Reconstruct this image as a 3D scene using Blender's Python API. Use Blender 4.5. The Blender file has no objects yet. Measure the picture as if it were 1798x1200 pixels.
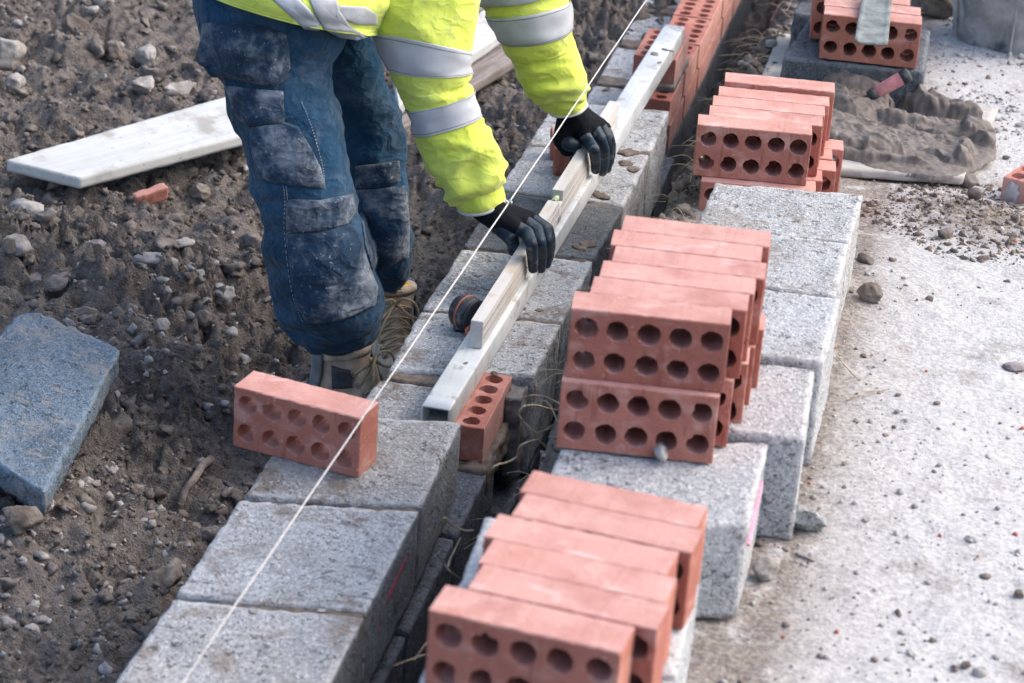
import bpy, math, random
import numpy as np
from mathutils import Vector, Matrix
from mathutils.bvhtree import BVHTree
random.seed(7)
SC = bpy.context.scene
COL = SC.collection
PI = math.pi

# ------------------------------------------------------------------ camera
FPX = 4482.9
CAM = np.array([0.0, 0.0, 1.945])
_p, _r, _a = 0.436975, 0.0747626, math.radians(10.6)
def _basis():
    cp, sp, cr, sr, ca, sa = (math.cos(_p), math.sin(_p), math.cos(_r), math.sin(_r), math.cos(_a), math.sin(_a))
    fw = np.array([0, cp, -sp]); up = np.array([0, sp, cp]); rt = np.array([1.0, 0, 0])
    R = np.array([[ca, -sa, 0], [sa, ca, 0], [0, 0, 1]])
    return R @ fw, R @ (cr * rt + sr * up), R @ (-sr * rt + cr * up)
FW, RT, UP = _basis()
cd = bpy.data.cameras.new('camera'); cam = bpy.data.objects.new('camera', cd); COL.objects.link(cam)
cd.sensor_width = 36.0; cd.lens = FPX * 36.0 / 1798.0
cd.clip_start = 0.05; cd.clip_end = 400
m = Matrix.Identity(4)
for i in range(3):
    m[i][0], m[i][1], m[i][2], m[i][3] = RT[i], UP[i], -FW[i], CAM[i]
cam.matrix_world = m
cd.dof.use_dof = True; cd.dof.focus_distance = 4.72; cd.dof.aperture_fstop = 6.8
SC.camera = cam

# ------------------------------------------------------------------ sky, sun, exposure
W = bpy.data.worlds.new('World'); SC.world = W; W.use_nodes = True
wn = W.node_tree; bg = wn.nodes['Background']
sky = wn.nodes.new('ShaderNodeTexSky'); sky.sky_type = 'NISHITA'; sky.sun_disc = False
SUN_EL, SUN_AZ = math.radians(44), math.radians(66)      # azimuth clockwise from +Y
sky.sun_elevation = SUN_EL; sky.sun_rotation = SUN_AZ
sky.air_density = 1.0; sky.dust_density = 4.0; sky.ozone_density = 1.0
wn.links.new(sky.outputs[0], bg.inputs[0]); bg.inputs[1].default_value = 0.15
sd = bpy.data.lights.new('sun', 'SUN'); sun = bpy.data.objects.new('sun', sd); COL.objects.link(sun)
sd.energy = 0.6; sd.angle = math.radians(80); sd.color = (1.0, 0.985, 0.97)
_sd = Vector((math.sin(SUN_AZ) * math.cos(SUN_EL), math.cos(SUN_AZ) * math.cos(SUN_EL), math.sin(SUN_EL)))
sun.rotation_euler = _sd.to_track_quat('Z', 'Y').to_euler(); sun.location = (2, 4, 6)
SC.view_settings.view_transform = 'Standard'; SC.view_settings.look = 'None'
SC.view_settings.exposure = 1.15; SC.view_settings.gamma = 1.0; SC.view_settings.use_curve_mapping = False
SC.cycles.use_denoising = True
SC.cycles.max_bounces = 6

# ------------------------------------------------------------------ measuring helpers
def ray(u, v): return FW + RT * ((u - 899) / FPX) - UP * ((v - 600) / FPX)
def on_z(u, v, z=0.0):
    d = ray(u, v); return CAM + d * ((z - CAM[2]) / d[2])
def on_x(u, v, x):
    d = ray(u, v); return CAM + d * (x / d[0])
def at_d(u, v, depth): return CAM + ray(u, v) * depth

# ------------------------------------------------------------------ noise
def vnoise(P, seed=0):
    P = np.asarray(P, float); i = np.floor(P).astype(np.int64); f = P - i; u = f * f * (3 - 2 * f)
    def h(a, b, c):
        n = (a * 73856093) ^ (b * 19349663) ^ (c * 83492791) ^ (seed * 2654435761 + 12345)
        n &= 0xffffffff; n = ((n ^ (n >> 13)) * 1274126177) & 0xffffffff; n = (n ^ (n >> 16)) & 0xffff
        return n / 32767.5 - 1.0
    x, y, z = i[..., 0], i[..., 1], i[..., 2]; ux, uy, uz = u[..., 0], u[..., 1], u[..., 2]
    L = lambda a, b, t: a + (b - a) * t
    return L(L(L(h(x, y, z), h(x + 1, y, z), ux), L(h(x, y + 1, z), h(x + 1, y + 1, z), ux), uy),
             L(L(h(x, y, z + 1), h(x + 1, y, z + 1), ux), L(h(x, y + 1, z + 1), h(x + 1, y + 1, z + 1), ux), uy), uz)
def fbm(P, octv=3, seed=0, gain=0.5):
    P = np.asarray(P, float); s = 0; a = 1
    for k in range(octv):
        s = s + a * vnoise(P * (2.03 ** k) + k * 11.7, seed + k); a *= gain
    return s
def sstep(a, b, x):
    t = np.clip((np.asarray(x, float) - a) / (b - a), 0, 1); return t * t * (3 - 2 * t)

# ------------------------------------------------------------------ object helpers
EDGE = None
def mesh_of(name, V, F, smooth=True, mat=None):
    me = bpy.data.meshes.new(name)
    V = np.asarray(V, float)
    if isinstance(F, np.ndarray):
        k = F.shape[1]
        me.vertices.add(len(V)); me.vertices.foreach_set('co', V.ravel())
        me.loops.add(F.size); me.loops.foreach_set('vertex_index', F.ravel().astype(np.int32))
        me.polygons.add(len(F)); me.polygons.foreach_set('loop_start', np.arange(0, F.size, k, dtype=np.int32))
        me.update(calc_edges=True)
    else:
        me.from_pydata(V.tolist(), [], [list(map(int, q)) for q in F]); me.update()
    me.validate()
    global EDGE
    if EDGE is not None and len(EDGE) == len(V):
        a = me.attributes.new('edge', 'FLOAT', 'POINT'); a.data.foreach_set('value', np.asarray(EDGE, float))
    EDGE = None
    if smooth: me.polygons.foreach_set('use_smooth', np.ones(len(me.polygons), bool))
    if mat: me.materials.append(mat)
    return me
def link(name, me, parent=None, loc=None, rot=None):
    o = bpy.data.objects.new(name, me); COL.objects.link(o)
    if parent: o.parent = parent
    if loc is not None: o.location = loc
    if rot is not None: o.rotation_euler = rot
    return o
def tag(o, label=None, cat=None, group=None, kind=None):
    for k, v in (('label', label), ('category', cat), ('group', group), ('kind', kind)):
        if v: o[k] = v
    return o
def empty(name, loc, label, cat, group=None, rot=(0, 0, 0)):
    o = bpy.data.objects.new(name, None); COL.objects.link(o); o.location = loc; o.rotation_euler = rot
    o.empty_display_size = 0.05
    return tag(o, label, cat, group)
def part(name, V, F, mat, parent, smooth=True):
    """a mesh given in world coordinates, stored relative to its thing"""
    off = np.array(root_loc(parent)) if parent else np.zeros(3)
    return link(name, mesh_of(name, np.asarray(V, float) - off, F, smooth, mat), parent)
def root_loc(o):
    p = np.zeros(3)
    while o is not None:
        p = p + np.array(o.location); o = o.parent
    return p
def solo(name, V, F, mat, label, cat, group=None, smooth=True):
    """a thing that is one mesh, its origin at the middle of its base"""
    V = np.asarray(V, float); c = (V.min(0) + V.max(0)) / 2; c[2] = V[:, 2].min()
    o = link(name, mesh_of(name, V - c, F, smooth, mat), None, c)
    return tag(o, label, cat, group)
def join(*vf):
    V, F, n = [], [], 0
    for v, f in vf:
        V.append(np.asarray(v, float)); F += [[int(i) + n for i in q] for q in f]; n += len(v)
    return np.concatenate(V), F

# ------------------------------------------------------------------ shapes
ICO = {}
def ico(sub):
    if sub in ICO: return ICO[sub]
    import bmesh
    bm = bmesh.new(); bmesh.ops.create_icosphere(bm, subdivisions=sub, radius=1)
    V = np.array([v.co[:] for v in bm.verts]); F = np.array([[v.index for v in f.verts] for f in bm.faces]); bm.free()
    ICO[sub] = (V, F); return V, F
def rock(r, seed, sub=3, rough=0.35, squash=(1, 1, 0.7), facets=7):
    V, F = ico(sub); rs = np.random.RandomState(seed)
    D = V.copy()
    for _ in range(facets):                                  # broken faces: cut by random planes
        n = rs.normal(size=3); n /= np.linalg.norm(n); d = rs.uniform(0.55, 0.85)
        e = D @ n - d; D = D - np.where(e > 0, e, 0)[:, None] * n
    D = D * (1 + rough * 0.5 * fbm(V * 1.6, 3, seed)[:, None]) + 0.03 * vnoise(V * 7, seed + 5)[:, None] * V
    a = rs.uniform(0, 2 * PI); c, s = math.cos(a), math.sin(a)
    D = D * np.array(squash); D = D @ np.array([[c, s, 0], [-s, c, 0], [0, 0, 1]])
    return D * r, F.tolist()
def grid_faces(n, mm, wrap):
    F = []
    for i in range(n - 1):
        for j in range(mm if wrap else mm - 1):
            k = (j + 1) % mm
            F.append((i * mm + j, i * mm + k, (i + 1) * mm + k, (i + 1) * mm + j))
    return F
def box(x0, x1, y0, y1, z0, z1, bev=0.0):
    if bev <= 0:
        V = [(x, y, z) for x in (x0, x1) for y in (y0, y1) for z in (z0, z1)]
        return np.array(V), [(0, 1, 3, 2), (4, 6, 7, 5), (0, 4, 5, 1), (2, 3, 7, 6), (0, 2, 6, 4), (1, 5, 7, 3)]
    import bmesh
    bm = bmesh.new(); bmesh.ops.create_cube(bm, size=1)
    for v in bm.verts:
        v.co = ((x0 + x1) / 2 + v.co.x * (x1 - x0), (y0 + y1) / 2 + v.co.y * (y1 - y0), (z0 + z1) / 2 + v.co.z * (z1 - z0))
    bmesh.ops.bevel(bm, geom=bm.edges[:], offset=bev, segments=2, affect='EDGES')
    bm.verts.index_update()
    V = np.array([v.co[:] for v in bm.verts]); F = [[v.index for v in f.verts] for f in bm.faces]; bm.free()
    return V, F
def tube(pts, rad, n=8, cap=True):
    P = np.asarray(pts, float); R = np.full(len(P), rad) if np.isscalar(rad) else np.asarray(rad, float)
    T = np.gradient(P, axis=0); T /= np.linalg.norm(T, axis=1)[:, None] + 1e-12
    up = np.array([0, 0, 1.0]) if abs(T[0][2]) < 0.9 else np.array([1.0, 0, 0])
    V = []
    for p, t, r in zip(P, T, R):
        a = np.cross(t, up); a /= np.linalg.norm(a) + 1e-12; b = np.cross(t, a); up = np.cross(a, t)
        for k in range(n):
            th = 2 * PI * k / n; V.append(p + r * (a * math.cos(th) + b * math.sin(th)))
    F = grid_faces(len(P), n, True)
    if cap: F += [tuple(range(n)), tuple((len(P) - 1) * n + k for k in reversed(range(n)))]
    return np.array(V), F
def curve_pts(ctrl, n):
    C = np.asarray(ctrl, float); m_ = len(C); out = []
    for t in np.linspace(0, m_ - 1, n):
        i = min(int(t), m_ - 2); f = t - i
        p0, p1, p2, p3 = C[max(i - 1, 0)], C[i], C[i + 1], C[min(i + 2, m_ - 1)]
        out.append(0.5 * (2 * p1 + (p2 - p0) * f + (2 * p0 - 5 * p1 + 4 * p2 - p3) * f * f + (3 * p1 - p0 - 3 * p2 + p3) * f ** 3))
    return np.array(out)
def rounded_block(Q, h, seed, r=0.006, cell=0.009, rough=0.0012, chip=0.009):
    r = r * 0.42 if r > 0.004 else r
    """Q: top corners near-left, near-right, far-right, far-left (world). A cast block with worn, slightly uneven arrises."""
    Q = np.asarray(Q, float)
    lx = np.linalg.norm(Q[1] - Q[0]); ly = np.linalg.norm(Q[3] - Q[0])
    n = [max(3, int(lx / cell)), max(3, int(ly / cell)), max(3, int(h / cell))]
    idx = {}; C = []; F = []
    def vid(i, j, k):
        key = (i, j, k)
        if key not in idx: idx[key] = len(C); C.append(key)
        return idx[key]
    for (a, b, c, s) in ((0, 1, 2, 0), (0, 1, 2, n[2]), (0, 2, 1, 0), (0, 2, 1, n[1]), (1, 2, 0, 0), (1, 2, 0, n[0])):
        for i in range(n[a]):
            for j in range(n[b]):
                q = []
                for di, dj in ((0, 0), (1, 0), (1, 1), (0, 1)):
                    t = [0, 0, 0]; t[a] = i + di; t[b] = j + dj; t[c] = s; q.append(vid(*t))
                flip = (s == 0) ^ (c == 1)
                F.append(q[::-1] if flip else q)
    C = np.array(C, float) / np.array(n)
    dim = np.array([lx, ly, h]); p = (C - 0.5) * dim
    w = C[:, 0:1]; d = C[:, 1:2]
    base = (Q[0] * (1 - w) + Q[1] * w) * (1 - d) + (Q[3] * (1 - w) + Q[2] * w) * d
    rr = r * (0.8 + 0.7 * vnoise(p * 40, seed)) + chip * np.clip(vnoise(p * 16 + 5, seed + 1) - 0.35, 0, 1) * 2
    rr = np.clip(rr, 0.0015, None)[:, None]
    inner = dim / 2 - rr; qq = np.clip(p, -inner, inner); dv = p - qq
    ln = np.linalg.norm(dv, axis=1)[:, None]
    pn = np.where(ln > 1e-9, qq + dv / np.maximum(ln, 1e-9) * np.minimum(rr, ln), p)
    nrm = np.where(ln > 1e-9, dv / np.maximum(ln, 1e-9), 0)
    pn = pn + nrm * (rough * fbm(p * 55, 3, seed + 2))[:, None] * 1.4
    off = pn - p
    e1 = (Q[1] - Q[0]) / lx; e2 = (Q[3] - Q[0]) / ly; e3 = np.array([0, 0, 1.0])
    V = base + off[:, 0:1] * e1 + off[:, 1:2] * e2 + (off[:, 2:3]) * e3
    V[:, 2] += (C[:, 2] - 1) * h
    global EDGE
    dd = np.sort(np.minimum(C, 1 - C) * dim, axis=1)[:, 1]; EDGE = np.exp(-dd / 0.010) * (0.35 + 0.65 * C[:, 2])
    return V, F

# ------------------------------------------------------------------ materials
class Mat:
    def __init__(s, name, rough=0.85, spec=0.3):
        s.m = bpy.data.materials.new(name); s.m.use_nodes = True; s.t = s.m.node_tree
        s.b = s.t.nodes['Principled BSDF']; s.b.inputs['Roughness'].default_value = rough
        s.b.inputs['Specular IOR Level'].default_value = spec
        tc = s.t.nodes.new('ShaderNodeTexCoord'); oi = s.t.nodes.new('ShaderNodeObjectInfo')
        mu = s.t.nodes.new('ShaderNodeMath'); mu.operation = 'MULTIPLY'; mu.inputs[1].default_value = 41.7
        s.t.links.new(oi.outputs['Random'], mu.inputs[0]); s.rand = oi.outputs['Random']
        ad = s.t.nodes.new('ShaderNodeVectorMath'); ad.operation = 'ADD'
        s.t.links.new(tc.outputs['Object'], ad.inputs[0]); s.t.links.new(mu.outputs[0], ad.inputs[1])
        s.co = ad.outputs[0]
    def lk(s, a, b): s.t.links.new(a, b)
    def val(s, sock, v):
        if hasattr(v, 'is_linked') or hasattr(v, 'links'): s.lk(v, sock)
        elif isinstance(v, (tuple, list)) and len(v) == 3 and sock.type == 'RGBA': sock.default_value = (*v, 1)
        else: sock.default_value = v
    def stretch(s, sc):
        n = s.t.nodes.new('ShaderNodeMapping'); n.inputs['Scale'].default_value = sc; s.lk(s.co, n.inputs[0]); return n.outputs[0]
    def noise(s, scale, detail=3, rough=0.55, co=None, dist=0.0):
        n = s.t.nodes.new('ShaderNodeTexNoise'); s.lk(co or s.co, n.inputs['Vector'])
        n.inputs['Scale'].default_value = scale; n.inputs['Detail'].default_value = detail
        n.inputs['Roughness'].default_value = rough; n.inputs['Distortion'].default_value = dist
        return n.outputs['Fac']
    def voro(s, scale, co=None, feat='F1'):
        n = s.t.nodes.new('ShaderNodeTexVoronoi'); n.feature = feat; s.lk(co or s.co, n.inputs['Vector']); n.inputs['Scale'].default_value = scale
        return n.outputs['Distance']
    def ramp(s, f, a, b, lo=0.0, hi=1.0):
        n = s.t.nodes.new('ShaderNodeMapRange'); n.interpolation_type = 'SMOOTHSTEP'; s.lk(f, n.inputs[0])
        for i, v in zip((1, 2, 3, 4), (a, b, lo, hi)): n.inputs[i].default_value = v
        return n.outputs[0]
    def math(s, op, a, b):
        n = s.t.nodes.new('ShaderNodeMath'); n.operation = op; s.val(n.inputs[0], a); s.val(n.inputs[1], b); return n.outputs[0]
    def mix(s, f, a, b, mode='MIX'):
        n = s.t.nodes.new('ShaderNodeMix'); n.data_type = 'RGBA'; n.blend_type = mode
        s.val(n.inputs[0], f); s.val(n.inputs[6], a); s.val(n.inputs[7], b); return n.outputs[2]
    def attr(s, name):
        n = s.t.nodes.new('ShaderNodeAttribute'); n.attribute_name = name; return n.outputs['Fac']
    def crease(s, sc):
        a = s.noise(sc, 2, 0.5, s.stretch((1, 1, 1.6)), 0.5); b = s.noise(sc * 2.3, 2, 0.5, s.stretch((1.2, 1, 1.6)), 0.4)
        r = lambda q: s.math('POWER', s.math('SUBTRACT', 1.0, s.math('ABSOLUTE', s.math('MULTIPLY', s.math('SUBTRACT', q, 0.5), 2.6), 0.0)), 2.0)
        return s.math('ADD', r(a), s.math('MULTIPLY', r(b), 0.4))
    def point(s):
        n = s.t.nodes.new('ShaderNodeNewGeometry'); return n.outputs['Pointiness']
    def face(s, axis):
        tc = s.t.nodes.new('ShaderNodeTexCoord'); n = s.t.nodes.new('ShaderNodeSeparateXYZ'); s.lk(tc.outputs['Normal'], n.inputs[0])
        return s.math('ABSOLUTE', n.outputs[axis], 0.0)
    def color(s, c): s.val(s.b.inputs['Base Color'], c)
    def rough(s, c): s.val(s.b.inputs['Roughness'], c)
    def bump(s, h, strength=0.5, dist=0.003):
        n = s.t.nodes.new('ShaderNodeBump'); n.inputs['Strength'].default_value = strength; n.inputs['Distance'].default_value = dist
        s.lk(h, n.inputs['Height']); s.lk(n.outputs[0], s.b.inputs['Normal'])

def concrete(name, base, dark=0.35, stain=0.5, stain_col=(0.17, 0.125, 0.095), blotch=0.25, grain=120):
    k = Mat(name, 0.93, 0.2); c = np.array(base)
    g = k.noise(grain, 4, 0.7); b = k.noise(7, 4, 0.6); fine = k.noise(grain * 2.6, 2, 0.5)
    col = k.mix(k.ramp(g, 0.36, 0.62), tuple(c * 0.80), tuple(c * 1.10))
    col = k.mix(k.ramp(b, 0.38, 0.66, 0.0, blotch), col, tuple(c * 0.45), 'MIX')
    pit = k.math('MULTIPLY', k.ramp(fine, 0.58, 0.65), k.ramp(k.noise(24, 3, 0.6), 0.3, 0.6, 0.35, 1.0)); col = k.mix(k.math('MULTIPLY', pit, 0.8), col, tuple(c * dark * 0.5))
    big = k.math('MULTIPLY', k.ramp(k.noise(64, 3, 0.6), 0.60, 0.66), k.ramp(k.noise(9, 2), 0.4, 0.6)); col = k.mix(k.math('MULTIPLY', big, 0.8), col, tuple(c * 0.28))
    pale = k.ramp(k.noise(grain * 1.4, 2, 0.5, k.stretch((1.1, 0.9, 1.0))), 0.58, 0.66, 0, 0.75); col = k.mix(pale, col, tuple(np.minimum(c * 1.45, 0.72)))
    wear = k.ramp(k.math('MULTIPLY', k.attr('edge'), k.ramp(k.noise(34, 5, 0.75), 0.25, 0.62)), 0.15, 0.6); col = k.mix(k.math('MULTIPLY', wear, 0.6), col, tuple(np.minimum(c * 1.5, 0.74)))
    if stain > 0:
        st = k.ramp(k.noise(6.5, 6, 0.72, None, 0.8), 0.50, 0.64, 0, stain); st = k.math('MULTIPLY', st, k.ramp(k.noise(38, 4, 0.7), 0.3, 0.55)); sm = k.ramp(k.noise(15, 5, 0.7, k.stretch((0.7, 1.5, 1)), 1.2), 0.56, 0.64, 0, stain * 0.8); st = k.math('MAXIMUM', st, sm)
        col = k.mix(st, col, stain_col)
    col = k.mix(k.ramp(k.rand, 0, 1, 0, 0.16), col, tuple(c * 0.55))
    k.color(col)
    k.bump(k.math('ADD', k.math('SUBTRACT', g, k.math('MULTIPLY', pit, 0.9)), k.math('SUBTRACT', k.math('MULTIPLY', fine, 0.4), k.math('MULTIPLY', big, 1.2))), 1.0, 0.006)
    return k.m
M_BLOCK = concrete('concrete_pale', (0.51, 0.53, 0.55), stain=0.75, blotch=0.3)
M_BLOCK_STAIN = concrete('concrete_muddy', (0.40, 0.41, 0.415), stain=0.85, blotch=0.4)
M_BLOCK_WET = concrete('concrete_wet', (0.17, 0.185, 0.20), stain=0.35, blotch=0.45, stain_col=(0.10, 0.085, 0.07))
M_BLOCK_SIDE = concrete('concrete_shaded_side', (0.24, 0.26, 0.285), stain=0.5, blotch=0.4, stain_col=(0.12, 0.1, 0.085))  # darker side concrete: mostly trench shade painted into the base colour
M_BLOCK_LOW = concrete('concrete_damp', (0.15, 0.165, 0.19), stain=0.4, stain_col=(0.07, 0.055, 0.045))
M_BLOCK_CLEAN = concrete('concrete_clean', (0.54, 0.56, 0.585), stain=0.22, blotch=0.18)
M_BLOCK_TAN = concrete('concrete_weathered', (0.50, 0.51, 0.52), stain=0.75, blotch=0.35, stain_col=(0.27, 0.22, 0.18))
M_BLUE = concrete('concrete_bluish', (0.185, 0.25, 0.32), stain=0.75, stain_col=(0.33, 0.32, 0.30), blotch=0.6, grain=130)

def brick_mat():
    k = Mat('fired_red_clay', 0.8, 0.3)
    b = k.noise(9, 3, 0.5); g = k.noise(240, 3, 0.6)
    c = k.mix(k.ramp(b, 0.35, 0.65), (0.37, 0.135, 0.105), (0.48, 0.20, 0.155))
    c = k.mix(k.ramp(k.rand, 0, 1, 0, 0.8), c, (0.29, 0.095, 0.07)); c = k.mix(k.ramp(k.noise(3.1, 1), 0.35, 0.65, 0, 0.25), c, (0.52, 0.24, 0.16))
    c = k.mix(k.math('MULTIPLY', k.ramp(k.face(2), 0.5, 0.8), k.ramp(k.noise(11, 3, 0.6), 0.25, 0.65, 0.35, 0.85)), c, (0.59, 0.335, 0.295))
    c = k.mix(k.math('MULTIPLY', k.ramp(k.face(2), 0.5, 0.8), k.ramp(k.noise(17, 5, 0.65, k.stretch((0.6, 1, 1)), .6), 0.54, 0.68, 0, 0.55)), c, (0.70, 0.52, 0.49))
    c = k.mix(k.ramp(k.noise(14, 4, 0.6, k.stretch((1, 1, 1.7))), 0.50, 0.72, 0, 0.6), c, (0.60, 0.37, 0.32))   # pale bloom
    c = k.mix(k.ramp(g, 0.63, 0.72, 0, 0.5), c, (0.15, 0.045, 0.035))
    c = k.mix(k.ramp(k.noise(150, 2, 0.5), 0.68, 0.74, 0, 0.6), c, (0.72, 0.5, 0.42))
    drag = k.noise(60, 3, 0.6, k.stretch((1, 1, 0.12))); c = k.mix(k.math('MULTIPLY', k.ramp(drag, 0.58, 0.68, 0, 0.5), k.ramp(k.face(1), 0.5, 0.8)), c, (0.20, 0.06, 0.045))
    k.color(c); k.bump(k.math('ADD', g, k.math('MULTIPLY', k.noise(70, 2), 0.6)), 0.5, 0.002); return k.m
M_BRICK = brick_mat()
def mortar_mat(name, a, b):
    k = Mat(name, 0.8, 0.3); n = k.noise(60, 5, 0.65); l = k.noise(12, 3)
    k.color(k.mix(k.ramp(n, 0.35, 0.65), a, b)); k.bump(k.math('ADD', n, k.math('MULTIPLY', k.noise(260, 2), 0.5)), 0.4, 0.002)
    k.rough(k.ramp(l, 0.3, 0.7, 0.55, 0.9)); return k.m
M_MORTAR = mortar_mat('wet_mortar', (0.13, 0.113, 0.103), (0.185, 0.162, 0.148))
M_JOINT = mortar_mat('brown_mortar', (0.10, 0.078, 0.062), (0.19, 0.153, 0.125))
M_JOINT_PALE = mortar_mat('lime_mortar', (0.42, 0.40, 0.41), (0.55, 0.52, 0.53))
M_JOINT_GREY = mortar_mat('grey_joint', (0.13, 0.12, 0.115), (0.22, 0.205, 0.195))

def soil_mat():
    k = Mat('damp_soil', 0.92, 0.25)
    a = k.noise(5, 4, 0.6); b = k.noise(45, 5, 0.7); c = k.noise(220, 3, 0.6)
    col = k.mix(k.ramp(b, 0.34, 0.66), (0.082, 0.071, 0.064), (0.235, 0.208, 0.190))
    col = k.mix(k.ramp(a, 0.42, 0.62, 0.0, 0.6), col, (0.235, 0.210, 0.194))
    col = k.mix(k.ramp(c, 0.62, 0.74, 0, 0.5), col, (0.27, 0.25, 0.235))
    k.color(col); k.bump(k.math('ADD', b, k.math('MULTIPLY', c, 0.8)), 1.0, 0.012); k.rough(k.ramp(a, 0.3, 0.7, 0.7, 0.97)); return k.m
M_SOIL = soil_mat()
def path_mat():
    k = Mat('pale_hardstanding', 0.93, 0.2)
    a = k.noise(2.6, 5, 0.62, None, 0.4); b = k.noise(16, 5, 0.68); c = k.noise(120, 4, 0.65); f = k.noise(330, 2)
    col = k.mix(k.ramp(c, 0.3, 0.7), (0.40, 0.395, 0.392), (0.585, 0.582, 0.58))
    brown = k.math('MULTIPLY', k.ramp(k.math('ADD', k.math('MULTIPLY', a, 0.6), k.math('MULTIPLY', b, 0.4)), 0.52, 0.64), 0.5)
    edge = k.attr('dirt'); brown = k.math('MAXIMUM', brown, k.math('MULTIPLY', edge, k.ramp(b, 0.25, 0.5)))
    col = k.mix(brown, col, k.mix(k.ramp(c, 0.35, 0.65), (0.115, 0.09, 0.072), (0.27, 0.225, 0.19)))
    col = k.mix(k.ramp(f, 0.66, 0.72, 0, 0.6), col, (0.10, 0.09, 0.085)); col = k.mix(k.ramp(k.noise(200, 2), 0.66, 0.71, 0, 0.6), col, (0.66, 0.65, 0.65))
    k.color(col); k.bump(k.math('ADD', c, k.math('MULTIPLY', b, 0.8)), 0.7, 0.006); return k.m
M_PATH = path_mat()
def stone_mat(name, a, b, stain=(0.2, 0.165, 0.14), amt=0.5):
    k = Mat(name, 0.92, 0.2); n = k.noise(28, 4, 0.65); g = k.noise(160, 3, 0.6)
    c = k.mix(k.ramp(n, 0.35, 0.65), a, b); c = k.mix(k.ramp(k.rand, 0, 1, 0, 0.35), c, stain)
    c = k.mix(k.ramp(k.noise(18, 5, 0.7), 0.48, 0.62, 0, amt), c, stain); c = k.mix(k.ramp(g, 0.64, 0.72, 0, 0.5), c, tuple(np.array(a) * 0.4))
    k.color(c); k.bump(k.math('ADD', n, g), 0.6, 0.004); return k.m
M_STONE = stone_mat('chalky_stone', (0.30, 0.29, 0.278), (0.47, 0.46, 0.448), (0.2, 0.17, 0.148), 0.65)
M_STONE_DK = stone_mat('muddy_stone', (0.15, 0.125, 0.105), (0.25, 0.22, 0.195), (0.09, 0.07, 0.058))
M_STONE_MAUVE = stone_mat('mauve_stone', (0.27, 0.24, 0.245), (0.35, 0.315, 0.32), (0.16, 0.13, 0.12), 0.3)
M_CLOD = stone_mat('soil_crumb', (0.10, 0.087, 0.078), (0.245, 0.218, 0.20), (0.07, 0.06, 0.053), 0.4)
M_CLOD_DRY = stone_mat('dry_crumb', (0.16, 0.13, 0.108), (0.27, 0.23, 0.2), (0.12, 0.095, 0.08), 0.4)
M_PEBBLE = stone_mat('grey_chip', (0.30, 0.29, 0.28), (0.50, 0.49, 0.48), (0.14, 0.115, 0.10), 0.35)
M_REDCHIP = stone_mat('red_chip', (0.40, 0.12, 0.09), (0.50, 0.20, 0.15), (0.25, 0.09, 0.07), 0.3)
def wood_mat(name, a, b, axis, dirt=(0.2, 0.17, 0.14), amt=0.4, ang=0.0):
    k = Mat(name, 0.8, 0.25)
    rn = k.t.nodes.new('ShaderNodeMapping'); rn.inputs['Rotation'].default_value = (0, 0, -ang); k.lk(k.co, rn.inputs[0]); k.co = rn.outputs[0]; sc = [26, 26, 26]; sc[axis] = 1.6
    n = k.noise(3.0, 5, 0.6, k.stretch(tuple(sc)), 0.15); m_ = k.noise(9, 4, 0.65)
    c = k.mix(k.ramp(n, 0.3, 0.7), a, b); c = k.mix(k.ramp(m_, 0.52, 0.70, 0, amt), c, dirt)
    c = k.mix(k.ramp(k.noise(110, 2), 0.69, 0.73, 0, 0.6), c, tuple(np.array(dirt) * 0.5))
    k.color(c); k.bump(n, 0.15, 0.001); return k.m
def plank_dir(p, q):
    a, b = on_z(*p, -.13), on_z(*q, -.13); return math.atan2(b[1] - a[1], b[0] - a[0])
M_PLANK = wood_mat('limewashed_wood', (0.49, 0.51, 0.50), (0.57, 0.585, 0.57), 0, (0.30, 0.28, 0.26), 0.75, plank_dir((140, 313), (470, 226)))
M_BOARD_BR = wood_mat('muddy_wood', (0.17, 0.145, 0.135), (0.30, 0.27, 0.255), 0, (0.12, 0.09, 0.075), 0.4, plank_dir((690, 235), (905, 103)))
M_PLY = wood_mat('pale_plywood', (0.36, 0.34, 0.32), (0.50, 0.475, 0.45), 0, (0.2, 0.17, 0.145), 0.7)
M_STRIP = wood_mat('grey_lath', (0.40, 0.38, 0.34), (0.52, 0.50, 0.46), 1)
M_LEVEL = wood_mat('worn_level_paint', (0.50, 0.485, 0.465), (0.60, 0.585, 0.565), 1, (0.46, 0.36, 0.25), 0.6)
def metal_mat():
    k = Mat('dusty_aluminium', 0.55, 0.4); n = k.noise(8, 4, 0.6); s_ = k.noise(5, 4, 0.6, k.stretch((40, 1.3, 40)))
    c = k.mix(k.ramp(n, 0.35, 0.65), (0.52, 0.545, 0.55), (0.66, 0.685, 0.685)); c = k.mix(k.ramp(s_, 0.52, 0.7, 0, 0.4), c, (0.46, 0.475, 0.47))
    c = k.mix(k.ramp(k.noise(26, 4, 0.7), 0.55, 0.66, 0, 0.75), c, (0.34, 0.31, 0.28)); k.color(c)
    k.b.inputs['Metallic'].default_value = 0.15; k.bump(s_, 0.15, 0.001); return k.m
M_ALU = metal_mat()
def flat_mat(name, c, rough=0.6, var=0.25, scale=40, spec=0.4, dirt=None, dirt_amt=0.5, weave=0):
    k = Mat(name, rough, spec); n = k.noise(scale, 4, 0.6); c = np.array(c)
    col = k.mix(k.ramp(n, 0.3, 0.7), tuple(c * (1 - var)), tuple(np.minimum(c * (1 + var), 0.95)))
    if dirt: col = k.mix(k.ramp(k.noise(scale * 0.6, 5, 0.7, None, 0.4), 0.52, 0.68, 0, dirt_amt), col, dirt)
    k.color(col); h = k.noise(weave, 1) if weave else n; k.bump(h, 0.25, 0.001); return k.m
M_VIAL = flat_mat('green_vial', (0.42, 0.52, 0.30), 0.2, 0.1)
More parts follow.
